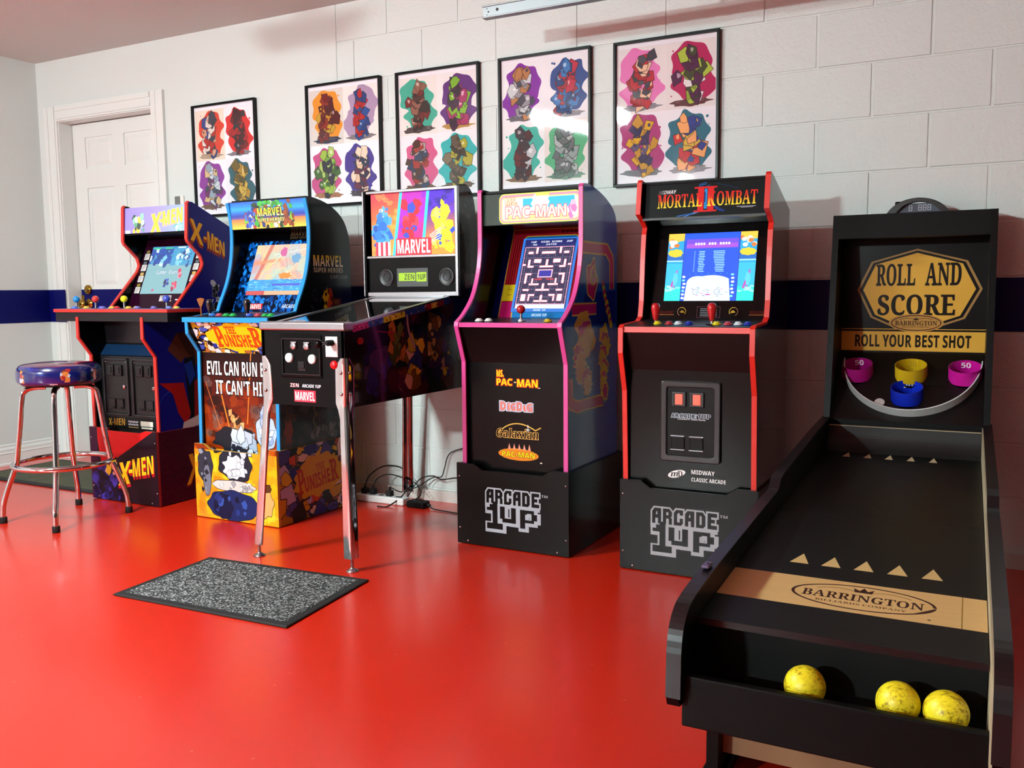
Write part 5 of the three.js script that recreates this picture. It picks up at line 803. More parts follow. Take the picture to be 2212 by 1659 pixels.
    panel([[0, 0], [0.37, 0], [0.27, 1], [0, 1]], '#d82848', '#f88030', '#f0a040'); for (let i = 0; i < 26; i++) blob(x, w * 0.34 * r(), h * r(), 30, 24, ['rgba(255,200,90,.4)', 'rgba(255,90,60,.4)'][i % 2], r, 7, 0.4);
    clutter(0.12, 0.58, 0.2, 0.5, 34, 34, ['#1878d8', '#1450a8', '#48a0e8', '#1868c8', '#2890e0']); clutter(0.15, 0.3, 0.1, 0.12, 10, 20, ['#58a8e0', '#e8c8b0', '#3078c0']); for (let i = 0; i < 6; i++) { x.fillStyle = i % 2 ? '#f4f0f4' : '#e02848'; x.fillRect(w * (0.05 + i * 0.03), h * 0.78, w * 0.03, h * 0.22); } x.restore();
    panel([[0.37, 0], [0.69, 0], [0.61, 1], [0.27, 1]], '#c01890', '#a818d0', '#e82860'); for (let i = 0; i < 26; i++) blob(x, w * (0.3 + 0.36 * r()), h * r(), 26, 30, ['rgba(240,30,120,.5)', 'rgba(120,20,220,.5)'][i % 2], r, 7, 0.4); clutter(0.47, 0.45, 0.18, 0.6, 30, 32, ['#e8142c', '#c01028', '#f03850', '#3048c0', '#d81838']); x.restore();
    panel([[0.69, 0], [1, 0], [1, 1], [0.61, 1]], '#3a14c0', '#4818b8', '#f09030'); for (let i = 0; i < 16; i++) blob(x, w * (0.7 + 0.3 * r()), h * 0.4 * r(), 26, 30, ['rgba(90,30,230,.5)', 'rgba(30,10,120,.6)'][i % 2], r, 7, 0.4); clutter(0.84, 0.6, 0.2, 0.6, 32, 36, ['#f4e820', '#e8d010', '#f8f060', '#2848d0', '#f0c818']); clutter(0.86, 0.24, 0.08, 0.1, 8, 20, ['#f4e820', '#f0d818']); for (let i = 0; i < 5; i++) { x.strokeStyle = '#d8f0f8'; x.lineWidth = 6; x.beginPath(); x.moveTo(w * 0.7, h * (0.7 + i * 0.03)); x.lineTo(w * 0.83, h * (0.58 + i * 0.04)); x.stroke(); } x.restore();
    x.strokeStyle = '#38d8f8'; x.lineWidth = 24; for (const [p, q] of [[0.37, 0.27], [0.69, 0.61]]) { x.beginPath(); x.moveTo(w * p, -5); x.lineTo(w * q, h + 5); x.stroke(); }
    x.fillStyle = '#e81830'; x.fillRect(w * 0.3, h * 0.73, w * 0.42, h * 0.27); txt(x, 'MARVEL', w * 0.315, h * 0.975, w * 0.39, h * 0.22, { fill: '#ffffff' });
  });
  slab(bx, 'backglass', X0 + 0.04, X1 - 0.018, [zb - 0.012, 1.207], [zb - 0.012, 1.484], 0.006, lit(glass, 1.3), black);
  const spk = group(bx, 'speaker_panel'), zs = zb - 0.012;
  add(spk, 'panel', box(X0 + 0.016, X1 - 0.016, 1.04, 1.196, zs - 0.01, zs), M(0x08090a, 0.15, { specularIntensity: 0.4 }));
  for (const cx of [-1.81, -1.487]) { add(spk, 'speaker', [lathe([[0.001, 0.0015], [0.028, 0.0015], [0.032, 0.007], [0.039, 0.007], [0.042, 0]].reverse(), 40).rotateX(Math.PI / 2).translate(cx, 1.108, zs), new THREE.TorusGeometry(0.018, 0.0018, 8, 30).translate(cx, 1.108, zs + 0.002)], M(0x1c1d20, 0.35)); }
  slab(spk, 'score_display', -1.752, -1.585, [zs + 0.002, 1.066], [zs + 0.002, 1.148], 0.004, lit(canvas(400, 196, (x, w, h) => { x.fillStyle = '#4c5250'; x.fillRect(0, 0, w, h); x.fillStyle = '#b8e818'; x.beginPath(); x.roundRect(22, 50, 216, 86, 8); x.fill(); x.beginPath(); x.roundRect(250, 44, 130, 100, 8); x.fill(); txt(x, 'ZEN', 96, 122, 128, 58, { fill: '#4a5c18' }); txt(x, '1UP', 264, 124, 104, 58, { fill: '#35400c' }); }), 0.8), black);
  add(bx, 'chrome_frame', [rbox(X0, X0 + 0.008, y0, y1, zb - 0.014, zb + 0.004, 0.003), rbox(X1 - 0.014, X1 + 0.001, y0, y1, zb - 0.014, zb + 0.004, 0.003), rbox(X0 + 0.022, X1 - 0.01, 1.484, y1, zb - 0.012, zb + 0.003, 0.003), rbox(X0 + 0.022, X1 - 0.01, 1.194, 1.206, zb - 0.012, zb + 0.003, 0.003), rbox(X0 + 0.022, X1 - 0.01, 1.022, 1.042, zb - 0.012, zb + 0.003, 0.003)], brushed);
  const chromeSheet = M(0xd6d6d8, 0.07, { metalness: 1, side: THREE.DoubleSide });
  // legs: folded chrome sheet hugging the corner, flared foot, levelling screw
  for (const [sx, sz] of [[-1, 1], [1, 1], [-1, -1], [1, -1]]) {
    const lg = group(t, 'leg'), cx = sx > 0 ? x1 : x0, cz = sz > 0 ? zF : zR, w = 0.05, th = 0.003, dx = sx * 0.042, dz = sz * 0.042, top = 0.80, bend = 0.60;
    // cross-section of the folded sheet: rolled edge, slightly bowed leaf, rounded corner, leaf, rolled edge
    const sec = (y, ox, oz, k) => { const L = w * k, q = [[-L, -0.005], [-L - 0.001, 0], [-L + 0.003, 0.0035], [-L * 0.6, 0.0035], [-L * 0.3, 0.0045], [-0.01, 0.004]]; const arc = [0.25, 0.5, 0.75].map((f) => [-0.008 + 0.012 * Math.sin(f * 1.5708), -0.008 + 0.012 * Math.cos(f * 1.5708)]); return [...q, ...arc, ...q.map((p) => [p[1], p[0]]).reverse()].map((p) => V(cx + ox + sx * p[0], y, cz + oz + sz * p[1])); };
    const rowsY = [sec(top, 0, 0, 0.45), sec(top - 0.035, 0, 0, 0.95), sec(bend + 0.03, 0, 0, 1), sec(bend + 0.005, sx * 0.001, sz * 0.001, 0.8), sec(bend - 0.03, sx * 0.003, sz * 0.003, 0.66), sec(0.05, dx * 0.95, dz * 0.95, 0.8)];
    const P = [], I = [], nc = rowsY[0].length; rowsY.forEach((row) => row.forEach((v) => P.push(v.x, v.y, v.z)));
    for (let i = 0; i < rowsY.length - 1; i++) for (let j = 0; j < nc - 1; j++) { const a = i * nc + j, b = a + 1, c = a + nc, d = c + 1; sx * sz > 0 ? I.push(a, c, b, b, c, d) : I.push(a, b, c, b, d, c); }
    const g = new THREE.BufferGeometry(); g.setAttribute('position', new THREE.Float32BufferAttribute(P, 3)); g.setAttribute('uv', new THREE.Float32BufferAttribute(new Float32Array(P.length / 3 * 2), 2)); g.setIndex(I); g.computeVertexNormals();
    add(lg, 'post', g, chromeSheet);
    // bolts sit on the corner at 45 degrees
    for (const y of [0.745, 0.665]) for (const face of [0, 1]) add(lg, 'bolt', new THREE.SphereGeometry(0.0075, 14, 10, 0, 6.3, 0, 1.57).rotateX(face ? 0 : sz * Math.PI / 2).rotateZ(face ? -sx * Math.PI / 2 : 0).translate(cx + (face ? sx * th : -sx * 0.018), y, cz + (face ? -sz * 0.018 : sz * th)), screwMat);
    add(lg, 'levelling_foot', [lathe([[0.001, 0], [0.024, 0], [0.023, 0.004], [0.01, 0.012], [0.006, 0.016], [0.006, 0.05], [0.011, 0.052], [0.011, 0.06], [0.001, 0.06]], 24).translate(cx + dx * 0.98 - sx * 0.014, 0, cz + dz * 0.98 - sz * 0.014)], brushed);
  }
}

// ================================================================ BALL ROLLING GAME
const SK = { L: (z) => 0.105 + (z - 0.3) * 0.025, R: (z) => 0.655 + (z - 0.3) * 0.034 };
// boards are laid out on a straight 0.55 m wide plan and eased to the cabinet's slight taper
function sk(g) { g = g.index ? g.toNonIndexed() : g; const p = g.attributes.position; for (let i = 0; i < p.count; i++) { const s = p.getX(i) / 0.55, z = p.getZ(i); p.setX(i, lerp(SK.L(z), SK.R(z), s)); } g.computeVertexNormals(); return g; }
{
  const t = thing('ball_rolling_game', 'long black ball rolling game with gold lettering and an upright head of scoring hoops', 'arcade game');
  const lam = M(0x060607, 0.42, { specularIntensity: 0.3, bumpMap: rep(grey(noiseTex(128, 2, [[64, 1], [128, 1]])), 6), bumpScale: 0.0002 }), edge = M(0x0e0e12, 0.32), raw = M(0xb7a98a, 0.75), felt = M(0x0e0f10, 0.6);
  const W = 0.55, T = 0.024;
  const railTop = [[0.30, 0.574], [0.57, 0.565], [1.20, 0.529], [1.25, 0.522], [1.285, 0.498], [1.31, 0.495], [1.972, 0.467], [2.06, 0.460], ...smooth([[2.11, 0.455], [2.16, 0.443], [2.195, 0.412], [2.208, 0.37]], 4), [2.212, 0.285]];
  const rail = [...railTop, [2.205, 0.268], [2.12, 0.258], [0.30, 0.258]];
  const railShape = new THREE.Shape(rail.map((p) => new THREE.Vector2(p[0], p[1])));
  const railGeo = (xa, xb) => sk(new THREE.ExtrudeGeometry(railShape, { depth: xb - xa, bevelEnabled: false }).rotateY(-Math.PI / 2).translate(xb, 0, 0));
  add(t, 'side_rail', railGeo(0, T), lam); add(t, 'side_rail', railGeo(W - T, W), lam);
  add(t, 'rail_edging', sk(trimGeo(railTop, -0.001, T + 0.003, 0.003, 0.001)), edge);
  add(t, 'rail_edging', sk(trimGeo(railTop, W - T - 0.002, W + 0.001, 0.003, 0.001)), edge);
  // unfinished inner lining of the right rail
  add(t, 'inner_lining', sk(new THREE.ExtrudeGeometry(new THREE.Shape([...railTop.map((p) => [p[0] - 0.004, p[1] - 0.012]), [2.12, 0.27], [0.3, 0.27]].map((p) => new THREE.Vector2(...p))), { depth: 0.005, bevelEnabled: false }).rotateY(-Math.PI / 2).translate(W - T + 0.0005, 0, 0)), raw);
  // lane: two boards meeting at a seam, printed with a stripe and two rows of arrows
  const a = T + 0.001, b = W - T - 0.006, LF = [2.085, 0.402], LS = [1.265, 0.440], LB = [0.385, 0.462];
  const len = Math.hypot(LF[0] - LS[0], LF[1] - LS[1]);
  const tri = (x, X, Y, s, hgt) => { x.beginPath(); x.moveTo(X, Y - hgt); x.lineTo(X + s, Y); x.lineTo(X - s, Y); x.closePath(); x.fill(); };
  const gold = '#dcb878';
  const c1 = canvas(900, 1420, (x, w, h) => {
    x.fillStyle = '#0b0c0c'; x.fillRect(0, 0, w, h); const r = rng(15); const Y = (z) => (z - LS[0]) / (LF[0] - LS[0]) * h;
    for (let i = 0; i < 130; i++) { x.strokeStyle = `rgba(150,150,150,${0.06 + 0.1 * r()})`; x.lineWidth = 1; x.beginPath(); const X = r() * w, y = r() * h; x.moveTo(X, y); x.lineTo(X + (r() - 0.5) * 60, y + r() * 50); x.stroke(); }
    for (let i = 0; i < 70; i++) { x.fillStyle = 'rgba(200,200,195,.25)'; x.fillRect(r() * w, r() * h, 2, 2); }
    const y0 = Y(1.775), y1 = Y(1.945); x.fillStyle = gold; x.fillRect(0, y0, w, y1 - y0);
    for (let i = 0; i < 260; i++) { x.strokeStyle = ['rgba(150,110,50,.10)', 'rgba(255,235,180,.10)'][i % 2]; x.lineWidth = 1 + r() * 2; x.beginPath(); const X = r() * w, y = y0 + r() * (y1 - y0); x.moveTo(X, y); x.lineTo(X + 40 + r() * 150, y + (r() - 0.5) * 5); x.stroke(); }
    x.fillStyle = '#9c7838'; x.fillRect(w * 0.912, y0, 4, y1 - y0);
    const cx = w * 0.55, cy = (y0 + y1) / 2, rx = w * 0.275, ry = (y1 - y0) * 0.4, ink = '#3a1c14';
    x.fillStyle = ink; x.beginPath(); x.ellipse(cx, cy, rx, ry, 0, 0, 7); x.ellipse(cx, cy, rx * 0.955, ry * 0.93, 0, 0, 7, true); x.fill('evenodd');
    txt(x, 'BARRINGTON', cx - rx * 0.84, cy + ry * 0.3, rx * 1.68, ry * 0.55, { fill: ink, font: 'serif' });
    txt(x, 'BILLIARDS COMPANY', cx - rx * 0.62, cy + ry * 0.62, rx * 1.24, ry * 0.16, { fill: '#6a4a28', font: 'serif' });
    x.lineWidth = 3; x.strokeStyle = ink; for (const s of [-1, 1]) { x.beginPath(); x.moveTo(cx + s * rx * 0.12, cy - ry * 0.52); x.quadraticCurveTo(cx + s * rx * 0.4, cy - ry * 0.78, cx + s * rx * 0.66, cy - ry * 0.42); x.stroke(); }
    x.fillStyle = ink; x.beginPath(); x.moveTo(cx - 30, cy - ry * 0.45); [[-36, -0.78], [-14, -0.6], [0, -0.86], [14, -0.6], [36, -0.78], [30, -0.45]].forEach((p) => x.lineTo(cx + p[0], cy + ry * p[1])); x.fill();
    x.fillStyle = '#6a4a28'; x.beginPath(); x.arc(cx + rx * 0.92, cy + ry * 0.95, 6, 0, 7); x.fill();
    x.fillStyle = '#dcc080'; for (let i = 0; i < 5; i++) tri(x, w * (0.249 + i * 0.137), Y(1.692), w * 0.042, Y(1.692) - Y(1.622));
  });
  const lane = (name, A, B, c) => { const g = slabGeo(a, b, A, B, 0.014, 8); const gr = g.groups.slice(); const o = sk(g); o.clearGroups(); gr.forEach((q) => o.addGroup(q.start, q.count, q.materialIndex)); const m = new THREE.MeshPhysicalMaterial({ map: tex(c), roughness: 0.42, specularIntensity: 0.35 }); add(t, name, o, [edge, edge, edge, edge, m, edge]); };
  lane('lane_board', LF, [LS[0] + 0.0015, LS[1]], c1);
  lane('lane_board', [LS[0] - 0.0015, LS[1]], LB, canvas(760, 1216, (x, w, h) => { x.fillStyle = '#0b0c0c'; x.fillRect(0, 0, w, h); const r = rng(16); for (let i = 0; i < 110; i++) { x.strokeStyle = `rgba(150,150,150,${0.05 + 0.08 * r()})`; x.beginPath(); const X = r() * w, y = r() * h; x.moveTo(X, y); x.lineTo(X + (r() - 0.5) * 60, y + r() * 60); x.stroke(); } x.fillStyle = '#dcc8a0'; const Y = (z) => (z - LB[0]) / (LS[0] - LB[0]) * h; for (let i = 0; i < 5; i++) tri(x, w * (0.16 + i * 0.1385), Y(0.485), w * 0.027, Y(0.485) - Y(0.405)); }));
  // launch ramp at the far end with its raw top edge
  const rampLine = smooth([[0.40, 0.458], [0.37, 0.475], [0.345, 0.505], [0.335, 0.545]], 4);
  for (let i = 0; i < rampLine.length - 1; i += 4) { /* ramp is one curved sheet below */ }
  add(t, 'launch_ramp', sk(trimGeo(rampLine.slice().reverse(), a, b, 0.002, 0.004)), felt);
  add(t, 'ramp_edge', sk(box(a, b, 0.5435, 0.5475, 0.325, 0.338)), raw);
  // trough and front
  add(t, 'trough_floor', sk(slabGeo(a, b, [2.17, 0.275], [2.04, 0.262], 0.012)), lam);
  add(t, 'trough_back', sk(box(a, b, 0.262, 0.386, 2.02, 2.032)), softBlack);
  add(t, 'front_lip', sk(rbox(T - 0.002, W - T + 0.002, 0.222, 0.322, 2.168, 2.186, 0.003)), lam);
  add(t, 'bottom_board', sk(box(a, b, 0.25, 0.262, 0.32, 2.165)), softBlack);
  add(t, 'rail_sensor', [rbox(0.004, 0.02, 0.470, 0.477, 1.955, 1.99, 0.003), cyl(0.004, 0.004, 0.003, 0.012, 0.4785, 1.972, 12)].map((g) => sk(g)), M(0x5a4a6a, 0.3));
  // legs and cross board
  for (const [xa, xb] of [[0.018, 0.042], [W - 0.042, W - 0.018]]) { const l = group(t, 'leg_panel'); add(l, 'panel', sk(box(xa, xb, 0.03, 0.255, 1.5, 1.985)), lam); add(l, 'foot', sk(rbox(xa - 0.012, xb + 0.012, 0, 0.03, 1.48, 2.0, 0.004)), black); }
  for (const [xa, xb] of [[0.018, 0.042], [W - 0.042, W - 0.018]]) { const l = group(t, 'leg_panel'); add(l, 'panel', sk(box(xa, xb, 0.03, 0.255, 0.25, 0.7)), lam); add(l, 'foot', sk(rbox(xa - 0.012, xb + 0.012, 0, 0.03, 0.23, 0.72, 0.004)), black); }
  add(t, 'cross_board', sk(box(0.042, W - 0.042, 0.06, 0.25, 1.93, 1.942)), M(0x8a6848, 0.6));
  // upright head
  const head = group(t, 'target_head');
  const hp = [[0.03, 0.40], [0.335, 0.40], [0.335, 0.56], [0.20, 1.307], [0.03, 1.307]];
  const hs = new THREE.Shape(hp.map((p) => new THREE.Vector2(...p)));
  const hx = (xa, xb) => sk(new THREE.ExtrudeGeometry(hs, { depth: xb - xa, bevelEnabled: false }).rotateY(-Math.PI / 2).translate(xb, 0, 0));
  add(head, 'head_side', hx(0.004, 0.026), lam); add(head, 'head_side', hx(W - 0.026, W - 0.004), lam);
  add(head, 'head_top', sk(box(0.026, W - 0.026, 1.293, 1.307, 0.03, 0.198)), lam);
  add(head, 'head_fascia', sk(slabGeo(0.026, W - 0.026, [0.216, 1.22], [0.201, 1.306], 0.014)), lam);
  add(head, 'head_back', sk(box(0.026, W - 0.026, 0.40, 1.293, 0.03, 0.042)), softBlack);
  const board = canvas(900, 1000, (x, w, h) => {
    x.fillStyle = '#0c0d0e'; x.fillRect(0, 0, w, h);
    const X = (q) => (q - 0.115) / 0.515 * w, Y = (q) => (1.29 - q) / 0.51 * h;   // front view metres at the board
    const oct = [[0.385, 1.183], [0.555, 1.136], [0.606, 1.033], [0.552, 0.925], [0.47, 0.895], [0.30, 0.895], [0.228, 0.928], [0.178, 1.033], [0.226, 1.138]];
    const poly = (k, c) => { x.beginPath(); oct.forEach((p, i) => x[i ? 'lineTo' : 'moveTo'](X(0.388 + (p[0] - 0.388) * k), Y(1.033 + (p[1] - 1.033) * k))); x.closePath(); x.fillStyle = c; x.fill(); };
    poly(1, '#a8834c'); poly(0.955, '#0c0d0e'); poly(0.90, '#e0ae44');
    const r = rng(3); x.save(); x.beginPath(); oct.forEach((p, i) => x[i ? 'lineTo' : 'moveTo'](X(0.388 + (p[0] - 0.388) * 0.9), Y(1.033 + (p[1] - 1.033) * 0.9))); x.clip(); for (let i = 0; i < 60; i++) { x.fillStyle = 'rgba(255,225,150,.05)'; x.fillRect(r() * w, r() * h, 200, 3); } x.restore();
    const word = (s, xa, xb, yb, hh) => { txt(x, s, X(xa), Y(yb), X(xb) - X(xa), hh, { fill: '#17100a', strokes: [['#17100a', 5]], font: 'serif' }); };
    word('ROLL', 0.245, 0.38, 1.048, 158); word('AND', 0.415, 0.535, 1.048, 158); word('SCORE', 0.252, 0.518, 0.937, 150);
    x.fillStyle = '#d8a840'; x.fillRect(X(0.115), Y(0.886), w, 6); x.fillStyle = '#e0ae44'; x.fillRect(X(0.115), Y(0.876), w, Y(0.802) - Y(0.876));
    txt(x, 'ROLL YOUR BEST SHOT', X(0.175), Y(0.817), X(0.575) - X(0.175), 90, { fill: '#17100a', strokes: [['#17100a', 3]] });
    const cx = X(0.388), cy = Y(0.908); x.fillStyle = '#b88c46'; x.beginPath(); x.ellipse(cx, cy, 165, 66, 0, 0, 7); x.fill();
    x.strokeStyle = '#4a1c14'; x.lineWidth = 6; x.beginPath(); x.ellipse(cx, cy, 148, 54, 0, 0, 7); x.stroke(); txt(x, 'BARRINGTON', cx - 126, cy + 18, 252, 34, { fill: '#2c120c', font: 'serif' }); txt(x, 'BILLIARDS COMPANY', cx - 80, cy + 33, 160, 9, { fill: '#4a2c18', font: 'serif' });
    x.strokeStyle = '#4a1c14'; x.lineWidth = 3; for (const s of [-1, 1]) { x.beginPath(); x.moveTo(cx + s * 16, cy - 28); x.quadraticCurveTo(cx + s * 60, cy - 44, cx + s * 100, cy - 22); x.stroke(); } x.fillStyle = '#2c120c'; x.beginPath(); x.moveTo(cx - 12, cy - 20); [[-16, -38], [-6, -30], [0, -42], [6, -30], [16, -38], [12, -20]].forEach((p) => x.lineTo(cx + p[0], cy + p[1])); x.fill();
  });
  { const g = new THREE.BoxGeometry(0.515, 0.51, 0.008, 4, 1, 1).translate(0.115 + 0.2575, 1.035, 0.056); add(head, 'sign_board', g, [edge, edge, edge, edge, print(board, 0.3), edge]); }
  // sloping target board with hoops
  const TA = [0.31, 0.565], TB = [0.065, 0.795];
  const HOOPS = [[0.384, 0.758, 0.155, 0xd0ac14, '30'], [0.379, 0.684, 0.232, 0x1030d0, '20'], [0.563, 0.757, 0.155, 0xd0109c, '50'], [0.198, 0.757, 0.155, 0xb01080, '50']], HT = 0.37, HR = 0.055;  // left hoop gets a darker pink for the shade it stands in
  add(head, 'head_sill', sk(box(0.026, W - 0.026, 0.46, 0.566, 0.296, 0.31)), lam);
  const ang = Math.atan2(TB[1] - TA[1], TA[0] - TB[0]);
  const tl = Math.hypot(TA[0] - TB[0], TA[1] - TB[1]);
  const at = (s) => { const p = onSlab(TA, TB, s); return p; };
  // white half-round fence standing on the board
  { const R = 0.235, cx = 0.383, hgt = 0.036, P = [], n = 60; const N = V(0, Math.cos(ang), Math.sin(ang)), U = V(1, 0, 0), D = V(0, -Math.sin(ang), Math.cos(ang)); const c0 = V(cx, at(0.272)[1], at(0.272)[0]); const rg = []; for (let i = 0; i <= n; i++) { const f = i / n * Math.PI, k = 1; const o = c0.clone().addScaledVector(U, Math.cos(f) * R * k).addScaledVector(D, Math.sin(f) * R * 1.04); const q = c0.clone().addScaledVector(U, Math.cos(f) * (R - 0.004)).addScaledVector(D, Math.sin(f) * (R - 0.004) * 1.04); rg.push([o, o.clone().addScaledVector(N, hgt), q.clone().addScaledVector(N, hgt), q]); }
    const quad = (a_, b_, c_, d_) => { for (const v of [a_, b_, c_, a_, c_, d_]) P.push(v.x, v.y, v.z); };
    for (let i = 0; i < n; i++) for (let j = 0; j < 4; j++) { const k = (j + 1) % 4; quad(rg[i][j], rg[i][k], rg[i + 1][k], rg[i + 1][j]); }
    const g = new THREE.BufferGeometry(); g.setAttribute('position', new THREE.Float32BufferAttribute(P, 3)); g.computeVertexNormals(); add(head, 'white_fence', g, M(0xdadcdc, 0.35)); }
  // the board has a hole under every hoop; hoops lean back less than the board and run on through it
  { const bs = new THREE.Shape([[SK.L(0.2) + 0.024, 0], [SK.R(0.2) - 0.024, 0], [SK.R(0.2) - 0.024, tl], [SK.L(0.2) + 0.024, tl]].map((p) => new THREE.Vector2(...p)));
    const N = [Math.cos(ang), Math.sin(ang)];
    for (const [hx_, hy, hz] of HOOPS) { const d = (hy - TA[1]) * N[0] + (hz - TA[0]) * N[1], k = d / Math.cos(ang - HT), py = hy - Math.cos(HT) * k, pz = hz - Math.sin(HT) * k, sAlong = (py - TA[1]) * Math.sin(ang) + (TA[0] - pz) * Math.cos(ang); const h = new THREE.Path(); h.absellipse(hx_, sAlong, HR - 0.001, (HR - 0.001) / Math.cos(ang - HT), 0, Math.PI * 2, true); bs.holes.push(h); }
    const g = new THREE.ExtrudeGeometry(bs, { depth: 0.012, bevelEnabled: false, curveSegments: 40 }).translate(0, 0, -0.012), m = new THREE.Matrix4().makeBasis(V(1, 0, 0), V(0, Math.sin(ang), -Math.cos(ang)), V(0, Math.cos(ang), Math.sin(ang))); m.setPosition(0, TA[1], TA[0]); add(head, 'target_board', g.applyMatrix4(m), M(0x070708, 0.35)); }
  const hoop = (x, y, z, color, num) => {
    const g = group(head, 'hoop'); g.position.set(x, y, z); g.rotation.x = HT; const R = HR;
    add(g, 'ring', lathe([[R - 0.003, -0.052], [R, -0.052], [R, 0], [R - 0.003, 0], [R - 0.003, -0.052]], 48), M(color, 0.4));
    const c = canvas(160, 80, (q, w, h) => { q.fillStyle = '#' + color.toString(16).padStart(6, '0'); q.fillRect(0, 0, w, h); txt(q, num, 26, 70, 108, 58, { fill: num === '30' ? '#b89a2c' : '#f4f4f4' }); });
    const s = new THREE.CylinderGeometry(R - 0.0036, R - 0.0036, 0.03, 24, 1, true, Math.PI - 0.46, 0.92); const uv = s.attributes.uv, ix = s.index.array; for (let i = 0; i < uv.count; i++) uv.setX(i, 1 - uv.getX(i)); for (let i = 0; i < ix.length; i += 3) { const q = ix[i]; ix[i] = ix[i + 1]; ix[i + 1] = q; } const nn = s.attributes.normal; for (let i = 0; i < nn.count; i++) nn.setXYZ(i, -nn.getX(i), -nn.getY(i), -nn.getZ(i));
    add(g, 'numeral', s.translate(0, -0.0185, 0), print(c, 0.5));
  };
  HOOPS.forEach((q) => hoop(...q));
  { const p = at(0.075); add(head, 'score_tag', lathe([[0.001, 0.003], [0.016, 0.003], [0.018, 0]].reverse(), 24).rotateX(Math.PI / 2 - 0).rotateX(-(Math.PI / 2 - ang) - 0.0).translate(0.292, p[1] + 0.012, p[0] + 0.008), white); }
  // electronic score keeper on top: black half-round housing with a window
  const sc = group(t, 'score_keeper');
  const sm = new THREE.Shape(); sm.moveTo(-0.103, 0); sm.quadraticCurveTo(-0.07, 0.05, 0, 0.052); sm.quadraticCurveTo(0.07, 0.05, 0.103, 0); sm.closePath(); const hl = new THREE.Path(); hl.moveTo(-0.075, 0); hl.quadraticCurveTo(-0.045, 0.041, 0, 0.042); hl.quadraticCurveTo(0.045, 0.041, 0.078, 0); hl.closePath(); sm.holes.push(hl);
  add(sc, 'housing', new THREE.ExtrudeGeometry(sm, { depth: 0.05, bevelEnabled: true, bevelSize: 0.002, bevelThickness: 0.002, bevelSegments: 2, curveSegments: 16 }).translate(0.387, 1.309, 0.09), M(0x0c0c0e, 0.3));
  add(sc, 'side_knob', [rbox(-0.078, -0.045, 0.03, 0.044, 0.1, 0.13, 0.005).rotateZ(0).translate(0.387, 1.309, 0)], black);
  const disp = new THREE.Shape(); disp.moveTo(-0.074, 0); disp.quadraticCurveTo(-0.052, 0.034, -0.035, 0.035); disp.lineTo(0.04, 0.035); disp.quadraticCurveTo(0.058, 0.03, 0.077, 0); disp.closePath();
  const dg = new THREE.ExtrudeGeometry(disp, { depth: 0.004, bevelEnabled: false }); const duv = dg.attributes.uv, dp = dg.attributes.position; for (let i = 0; i < duv.count; i++) duv.setXY(i, (dp.getX(i) + 0.08) / 0.16, dp.getY(i) / 0.04);
  add(sc, 'display', dg.translate(0.387, 1.309, 0.118), [print(canvas(480, 120, (x, w, h) => { x.fillStyle = '#565a66'; x.fillRect(0, 0, w, h); const seg = (X, s) => { x.strokeStyle = '#c4c8d0'; x.lineWidth = 6; x.strokeRect(X, 34, s, 28); x.strokeRect(X, 62, s, 28); }; seg(150, 28); for (let i = 0; i < 3; i++) seg(245 + i * 46, 28); }), 0.3), black]);
}
{
  const R = 0.0375, spots = [[0.385, 2.108, 'yellow ball in the trough, leftmost and alone, standing highest above the lip'], [0.5445, 2.105, 'yellow ball in the trough, the middle one of the three'], [0.622, 2.107, 'yellow ball in the trough nearest to the right rail']];
  const sp = biased(noiseTex(128, 41, [[10, 1], [30, 1], [64, 0.8]], 3)); const m = new THREE.MeshPhysicalMaterial({ map: tinted(sp, 0xa89010, 0xffee2a), roughness: 0.4 });
  const first = thing('game_ball', spots[0][2], 'ball', [spots[0][0], 0.2745 + R, spots[0][1]], 'yellow balls in the trough of the ball rolling game'); add(first, 'ball_body', new THREE.SphereGeometry(R, 40, 28), m);
  spots.forEach((s, i) => { if (!i) return; const c = first.clone(); c.name = numbered('game_ball'); c.userData = { ...first.userData, label: s[2] }; c.position.set(s[0], 0.2745 + R, s[1]); c.rotation.set(i, i * 2, 0.4); scene.add(c); });
}

